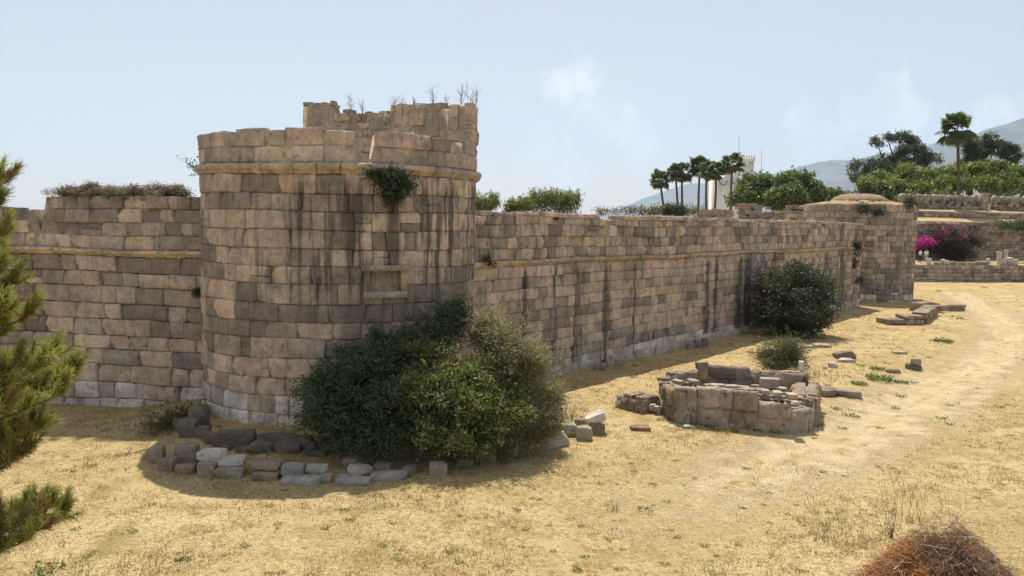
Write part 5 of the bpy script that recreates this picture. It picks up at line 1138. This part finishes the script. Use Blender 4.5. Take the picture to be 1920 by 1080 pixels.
for _ in range(40):
    az = q.uniform(0, 2 * math.pi); z = q.uniform(3.2, 8.5); L_ = (9.2 - z) * .40 + .3
    if math.cos(az) > .2: az += math.pi
    brs.append((np.array([TX[0], TX[1], min(z - .4, 8.1)]), np.array([TX[0] + L_ * math.cos(az), TX[1] + L_ * math.sin(az), z + .1])))
bp_, br_, NV, NC = [], [], [], []
for bi, (s0, t0) in enumerate(brs):
    k = np.linspace(0, 1, 9)[:, None]; path = s0 + (t0 - s0) * k + np.array([0, 0, -.28]) * np.sin(k * math.pi) * .8 + q.normal(0, .02, (9, 3)); bp_.append(path); br_.append(np.linspace(.035, .009, 9))
    d0 = t0 - s0; L_ = np.linalg.norm(d0); vis = bi < NVIS; nsh = 50 if vis else 14
    for si in range(nsh):
        f = q.uniform(.42, 1) if si > 3 else 1.0; b = np.array([np.interp(f, k[:, 0], path[:, a]) for a in range(3)])
        sd_ = d0 / L_ * q.uniform(.4, 1) + q.normal(0, .45, 3) * (1.15 - .5 * f) + np.array([0, 0, .45]); sd_ /= np.linalg.norm(sd_); ln = q.uniform(.14, .32) * (1.25 - .45 * f)
        st = b + sd_ * ln * np.linspace(0, 1, 9)[:, None] + np.array([0, 0, .10]) * (np.linspace(0, 1, 9) ** 2)[:, None]; bp_.append(st); br_.append(np.linspace(.007, .004, 9))
        m = 140 if vis else 34; u = q.uniform(.1, 1, m); o0 = np.stack([np.interp(u, np.linspace(0, 1, 9), st[:, a]) for a in range(3)], -1)
        dv = sd_ * q.uniform(.6, 1.2, (m, 1)) + q.normal(0, .40, (m, 3)) + np.array([0, 0, .12]); dv /= np.linalg.norm(dv, axis=1, keepdims=True); nl_ = q.uniform(.08, .14, (m, 1)); tip = o0 + dv * nl_ * .85; wv = np.cross(dv, q.normal(size=(m, 3))); wv /= np.linalg.norm(wv, axis=1, keepdims=True); wv *= .0032 if vis else .005
        NV.append(np.stack([o0 - wv, o0 + wv, tip + wv * .5, tip - wv * .5], 1).reshape(-1, 3))
        cc = np.array((.33, .335, .105)) * q.uniform(.6, 1.25) if q.random() < .86 else np.array((.26, .16, .07)); NC.append(np.repeat(cc * q.uniform(.75, 1.25, (m, 1)), 4, axis=0))
V, F = tubes(bp_, br_, 4); mesh_np('branch', V, F, BARK, pine)
NV = np.vstack(NV); mesh_np('needles', NV, np.arange(len(NV)).reshape(-1, 4), NEEDLE, pine, C=np.vstack(NC))

# ------------------------------------------------------------------ brush pile
q = np.random.default_rng(600); bc = G(1772, 1108, 0)[:2]
pile = empty('brush_pile', (bc[0], bc[1], gz(*bc)), 'heap of rust brown dead twigs and bleached branches at the lower right', 'brush pile')
AX, AY, AZ = 1.5, 1.15, 1.22
def on_pile(n, k=(.7, 1.02)):
    az = q.uniform(0, 2 * math.pi, n); rr_ = np.sqrt(q.random(n)); x = rr_ * np.cos(az); y = rr_ * np.sin(az); z = np.clip(1 - rr_ ** 1.35, 0, 1) * (1 + .15 * np.sin(az * 3)) * q.uniform(*k, n)
    return np.c_[bc[0] + x * AX, bc[1] + y * AY, gz(*bc) + z * AZ]
n = 8200; st = on_pile(n, (.7, 1.08)); sc_n = 700; st[:sc_n, :2] = bc + q.normal(0, 1, (sc_n, 2)) * [1.25, .9]; st[:sc_n, 2] = np.maximum(np.array([gz(*p_) for p_ in st[:sc_n, :2]]) + .02, gz(*bc) - 9); az = q.uniform(0, 2 * math.pi, n); d = np.c_[np.cos(az), np.sin(az), q.normal(0, .35, n)] * q.uniform(.12, .42, (n, 1)); k = np.linspace(-.5, .5, 5)
paths = st[:, None, :] + d[:, None, :] * k[None, :, None] + q.normal(0, .016, (n, 5, 3)) - np.array([0, 0, .25]) * (k ** 2)[None, :, None] * .6
rad = q.uniform(.0025, .005, (n, 1)) * np.linspace(1.1, .5, 5)[None]; V, F = tubes(paths, rad, 3)
left = (st[:, 0] - bc[0]) < -.55; cc = np.where(left[:, None], np.array((.44, .22, .09)), np.array((.30, .19, .12))) * q.uniform(.5, 1.5, (n, 1)); nn_ = n
mesh_np('twigs', V, F, TWIG, pile, C=np.repeat(cc, 15, axis=0))
n = 110; st = on_pile(n, (.93, 1.08)); az = q.uniform(0, 2 * math.pi, n); d = np.c_[np.cos(az), np.sin(az), q.normal(.1, .45, n)] * q.uniform(.2, .8, (n, 1))
paths = st[:, None, :] + d[:, None, :] * k[None, :, None] + q.normal(0, .016, (n, 5, 3)); paths[..., 2] = np.maximum(paths[..., 2], gz(*bc) + .03); rad = q.uniform(.003, .011, (n, 1)) * np.linspace(1.1, .35, 5)[None]; V, F = tubes(paths, rad, 5); mesh_np('branches', V, F, TWIG, pile, C=np.repeat(np.array((.52, .44, .35)) * q.uniform(.5, 1.3, (n, 1)), 25, axis=0))
an = np.linspace(0, 2 * math.pi, 24, endpoint=False); rad_ = np.linspace(1, 0.02, 8); V = [(bc[0] + r_ * AX * .93 * math.cos(a), bc[1] + r_ * AY * .93 * math.sin(a), gz(*bc) - .05 + max(0, 1 - r_ ** 1.35) * AZ * .8 + .03 * math.sin(a * 5)) for r_ in rad_ for a in an]
I = np.arange(len(V)).reshape(8, 24); J = np.roll(I, -1, 1); mesh_np('litter', V, np.stack([I[:-1], J[:-1], J[1:], I[1:]], -1).reshape(-1, 4), TWIG, pile, C=(.12, .065, .035))

# ------------------------------------------------------------------ grass and weeds
q = np.random.default_rng(700)
def blocked(x, y):
    p = np.array([x, y]); a = p - TC
    if (np.dot(a, E1) / (TA + .1)) ** 2 + (np.dot(a, E2) / (TB + .1)) ** 2 < 1: return True
    if np.dot(p - WO, [WT_[1], -WT_[0]]) < .15 and x > -5 and y > 24: return True
    if np.dot(p - VO, [VT[1], -VT[0]]) < .1 and x < -5: return True
    if np.linalg.norm(p - C2) < FR + .1: return True
    return np.dot(p - TO, TN) > -.1
NT = 42000
rad_ = np.exp(q.uniform(math.log(11.5), math.log(96), NT)); an_ = q.uniform(-.70, .72, NT); tx, ty = rad_ * np.sin(an_), rad_ * np.cos(an_)
keepm = []
for x, y in zip(tx, ty):
    dn = mnoise.noise(Vector((x * .35, y * .35, 9))) + .5 * mnoise.noise(Vector((x * 1.3, y * 1.3, 4)))
    pd_ = path_dist(x, y)
    keepm.append(not blocked(x, y) and q.random() < .5 + dn * 1.2 and (pd_ > 2.2 or q.random() < .28))
tx, ty = tx[keepm], ty[keepm]; tz = np.array([gz(x, y) for x, y in zip(tx, ty)]); NB = 9
h_ = np.array([.5 + .5 * max(0, mnoise.noise(Vector((x * .22, y * .22, 1)))) for x, y in zip(tx, ty)])
hh = np.repeat(h_ * q.uniform(.05, .15, len(tx)) * np.where(q.random(len(tx)) < .08, 2.2, 1), NB); ox = np.repeat(tx, NB) + q.normal(0, .09, len(hh)); oy = np.repeat(ty, NB) + q.normal(0, .09, len(hh)); oz = np.repeat(tz, NB) - .005
hh = hh * q.uniform(.5, 1.3, len(hh)); dst = np.hypot(ox, oy); w_ = .004 + .00022 * dst
aa = q.uniform(0, 2 * math.pi, len(hh)); ln = q.uniform(.2, 1.6, len(hh)); tipv = np.c_[np.cos(aa) * ln * hh, np.sin(aa) * ln * hh, hh]; sdv = np.c_[-np.sin(aa), np.cos(aa), 0 * aa] * w_[:, None]; b0 = np.c_[ox, oy, oz]
V = np.stack([b0 - sdv, b0 + sdv, b0 + tipv], 1).reshape(-1, 3)
tone = np.repeat(q.random(len(tx)), NB)[:, None]; C = np.where(tone < .5, np.array((.50, .405, .235)), np.where(tone < .76, np.array((.36, .26, .11)), np.where(tone < .93, np.array((.21, .18, .065)), np.array((.16, .11, .06))))) * q.uniform(.75, 1.2, (len(hh), 1))
tag(mesh_np('grass', V, np.arange(len(V)).reshape(-1, 3), STRAW, C=np.repeat(C, 3, axis=0)), 'dry straw coloured grass covering the field', 'grass', kind='stuff')
def weed_mesh(seed, nb, R0, H, cols, nm, label, group, loc):
    r = np.random.default_rng(seed); e = empty(nm, loc, label, 'weed', group); n = nb
    a = r.uniform(0, 2 * math.pi, n); rr_ = R0 * np.sqrt(r.random(n)); b = np.c_[rr_ * np.cos(a), rr_ * np.sin(a), 0 * a] + np.array(loc); up_ = np.c_[np.cos(a) * r.uniform(.1, .9, n), np.sin(a) * r.uniform(.1, .9, n), np.ones(n)] * (H * r.uniform(.35, 1, n))[:, None]
    pts = b + up_ * r.uniform(.3, 1, (n, 1)); V, F = leaves(pts, r.normal(size=(n, 3)) * .6 + [0, 0, .5], r.uniform(.35, .8, n) * H, r, .35); t = r.random((n, 1)); c = np.array(cols[0]) * (1 - t) + np.array(cols[1]) * t
    mesh_np('foliage', V, F, LEAF, e, C=np.repeat(c, 4, axis=0)); return e
GW = 'low green weeds in the dry field'; GWL = 'low green weed tuft growing in the dry yellow grass'
GC = ((.06, .10, .022), (.16, .2, .05))
w1 = weed_mesh(801, 90, .22, .10, GC, 'green_weed', GWL, GW, (*G(1210, 945)[:2], gz(*G(1210, 945)[:2]))); w1['label'] = 'widest bright green weed patch in the open field before the stones'
w2 = weed_mesh(802, 60, .14, .10, GC, 'green_weed', GWL, GW, (*G(343, 1050)[:2], gz(*G(343, 1050)[:2])))
for px, py, sc in ((845, 1032, 1), (1225, 900, .8), (460, 1026, .7), (1142, 996, .7), (1545, 975, .8), (90, 1072, 1.8), (645, 958, .8), (655, 977, .8), (610, 990, .7), (820, 935, .6), (1090, 975, .6), (250, 1000, .7), (1590, 770, 1.3), (1605, 772, 1.2), (1570, 762, 1.0), (1240, 790, 1.2), (1205, 765, 1.1), (1335, 800, 1.2), (1290, 803, 1.4), (1455, 806, 1.3), (1535, 790, 1.4), (1420, 803, 1.2), (1378, 806, 1.1), (1780, 640, 1.8), (1800, 598, 2.0), (1750, 640, 1.4), (1160, 770, 1.2), (1640, 560, 2), (1690, 735, 1.3), (1680, 755, 1.2), (1875, 758, 1.2), (1650, 790, .9), (1190, 880, .7), (985, 985, .6), (1010, 930, .6), (1400, 870, .7), (1385, 1010, .6), (1700, 545, 2.2), (1760, 544, 2.0), (1845, 540, 2.2), (1560, 735, 1.2), (1720, 690, 1.6)) + tuple((q.uniform(120, 1900), q.uniform(700, 1075), q.uniform(.3, .7)) for _ in range(150)) + tuple((q.uniform(1100, 1850), q.uniform(590, 800), q.uniform(.6, 1.3)) for _ in range(45)):
    p = G(px, py)[:2]
    if not blocked(*p): copy_tree(w2, (p[0], p[1], gz(*p)), q.uniform(0, 6), sc)
BW = 'leafy green weed clumps beside the path'
w3 = weed_mesh(803, 260, .5, .26, ((.07, .115, .028), (.18, .23, .06)), 'leafy_weed', 'tall leafy green weed clump in the hollow between the slabs and the path', BW, (*G(1650, 708)[:2], gz(*G(1650, 708)[:2])))
for px, py, sc, lab in ((1768, 640, .9, 'leafy green weed clump at the path edge below the footings'), (1612, 716, .6, 'leafy green weed clump nearest the slab right of the low ruin'), (1690, 712, .55, 'small leafy weed clump next to the dark block in the field'), (1645, 690, .6, 'leafy weed clump behind the tallest one near the path')):
    p = G(px, py)[:2]; copy_tree(w3, (p[0], p[1], gz(*p)), q.uniform(0, 6), sc, lab)
# dry reeds by the right end of the stones, dry stems in the foreground
DR = 'clumps of dry stems in the field'
def stems(px, py, n, H, seed, label, sp=.35, c=(.30, .25, .11)):
    r = np.random.default_rng(seed); p = G(px, py)[:2]; loc = np.array([p[0], p[1], gz(*p)]); k = np.linspace(0, 1, 5)
    b = loc + np.c_[r.normal(0, sp, n), r.normal(0, sp, n), np.full(n, -.03)]; d = np.c_[r.normal(0, .22, n), r.normal(0, .22, n), np.ones(n)] * (H * r.uniform(.4, 1, n))[:, None]
    paths = b[:, None, :] + d[:, None, :] * k[None, :, None] + r.normal(0, .012, (n, 5, 3)); V, F = tubes(paths, np.full((n, 1), .006) * np.linspace(1, .4, 5)[None], 3); tag(mesh_np('dry_tuft', V, F, TWIG, None, C=np.repeat(np.array(c) * r.uniform(.6, 1.3, (n, 1)), 15, axis=0)), label, 'dry weed', DR)
stems(1060, 790, 90, .8, 901, 'tall yellow dry stems behind the slanting slab at the right foot of the shrubs', .3)
stems(1672, 1005, 14, .75, 902, 'thin dark upright stems just left of the brush pile', .03, (.10, .065, .04)); stems(1690, 960, 60, .4, 903, 'sparse dry brown stems behind the brush pile', .5, (.2, .15, .07)); stems(1560, 1000, 26, .3, 904, 'short dry stems left of the brush pile', .2, (.16, .12, .06)); stems(1840, 800, 22, .25, 905, 'reddish dry plant on the path edge at the right', .2, (.2, .09, .05))
stems(1730, 925, 90, .3, 906, 'dry stems around a small green weed above the brush pile', .5, (.24, .19, .08)); stems(1240, 700, 60, .45, 907, 'dry yellow stems behind the left end of the low ruin', .5); stems(1530, 705, 70, .5, 908, 'dry stems at the right rear corner of the low ruin', .5, (.24, .2, .1)); stems(1155, 945, 16, .3, 909, 'small dry tuft beside the widest green weed patch', .1, (.22, .17, .08))
stems(300, 812, 70, .6, 910, 'dark dry stems among the boulders at the left of the near tower', .5, (.12, .1, .06))

# ------------------------------------------------------------------ haze: the humid summer air
hb = bpy.data.meshes.new('haze'); x0, x1, y0_, y1_, z0_, z1_ = -11500, 11500, -11500, 11500, -9.5, 1300
hb.from_pydata([(x, y, z) for z in (z0_, z1_) for y in (y0_, y1_) for x in (x0, x1)], [], [(0, 2, 3, 1), (4, 5, 7, 6), (0, 1, 5, 4), (1, 3, 7, 5), (3, 2, 6, 7), (2, 0, 4, 6)])
hm = new_mat('haze_air'); pv = N(hm.node_tree, 'ShaderNodeVolumePrincipled'); pv.inputs['Color'].default_value = (.50, .69, .96, 1); pv.inputs['Density'].default_value = .000085; pv.inputs['Anisotropy'].default_value = .2
ho = N(hm.node_tree, 'ShaderNodeOutputMaterial'); hm.node_tree.links.new(pv.outputs[0], ho.inputs['Volume']); hb.materials.append(hm)
o = bpy.data.objects.new('haze', hb); COL.objects.link(o); tag(o, 'thin summer haze over the whole view', 'haze', kind='stuff')
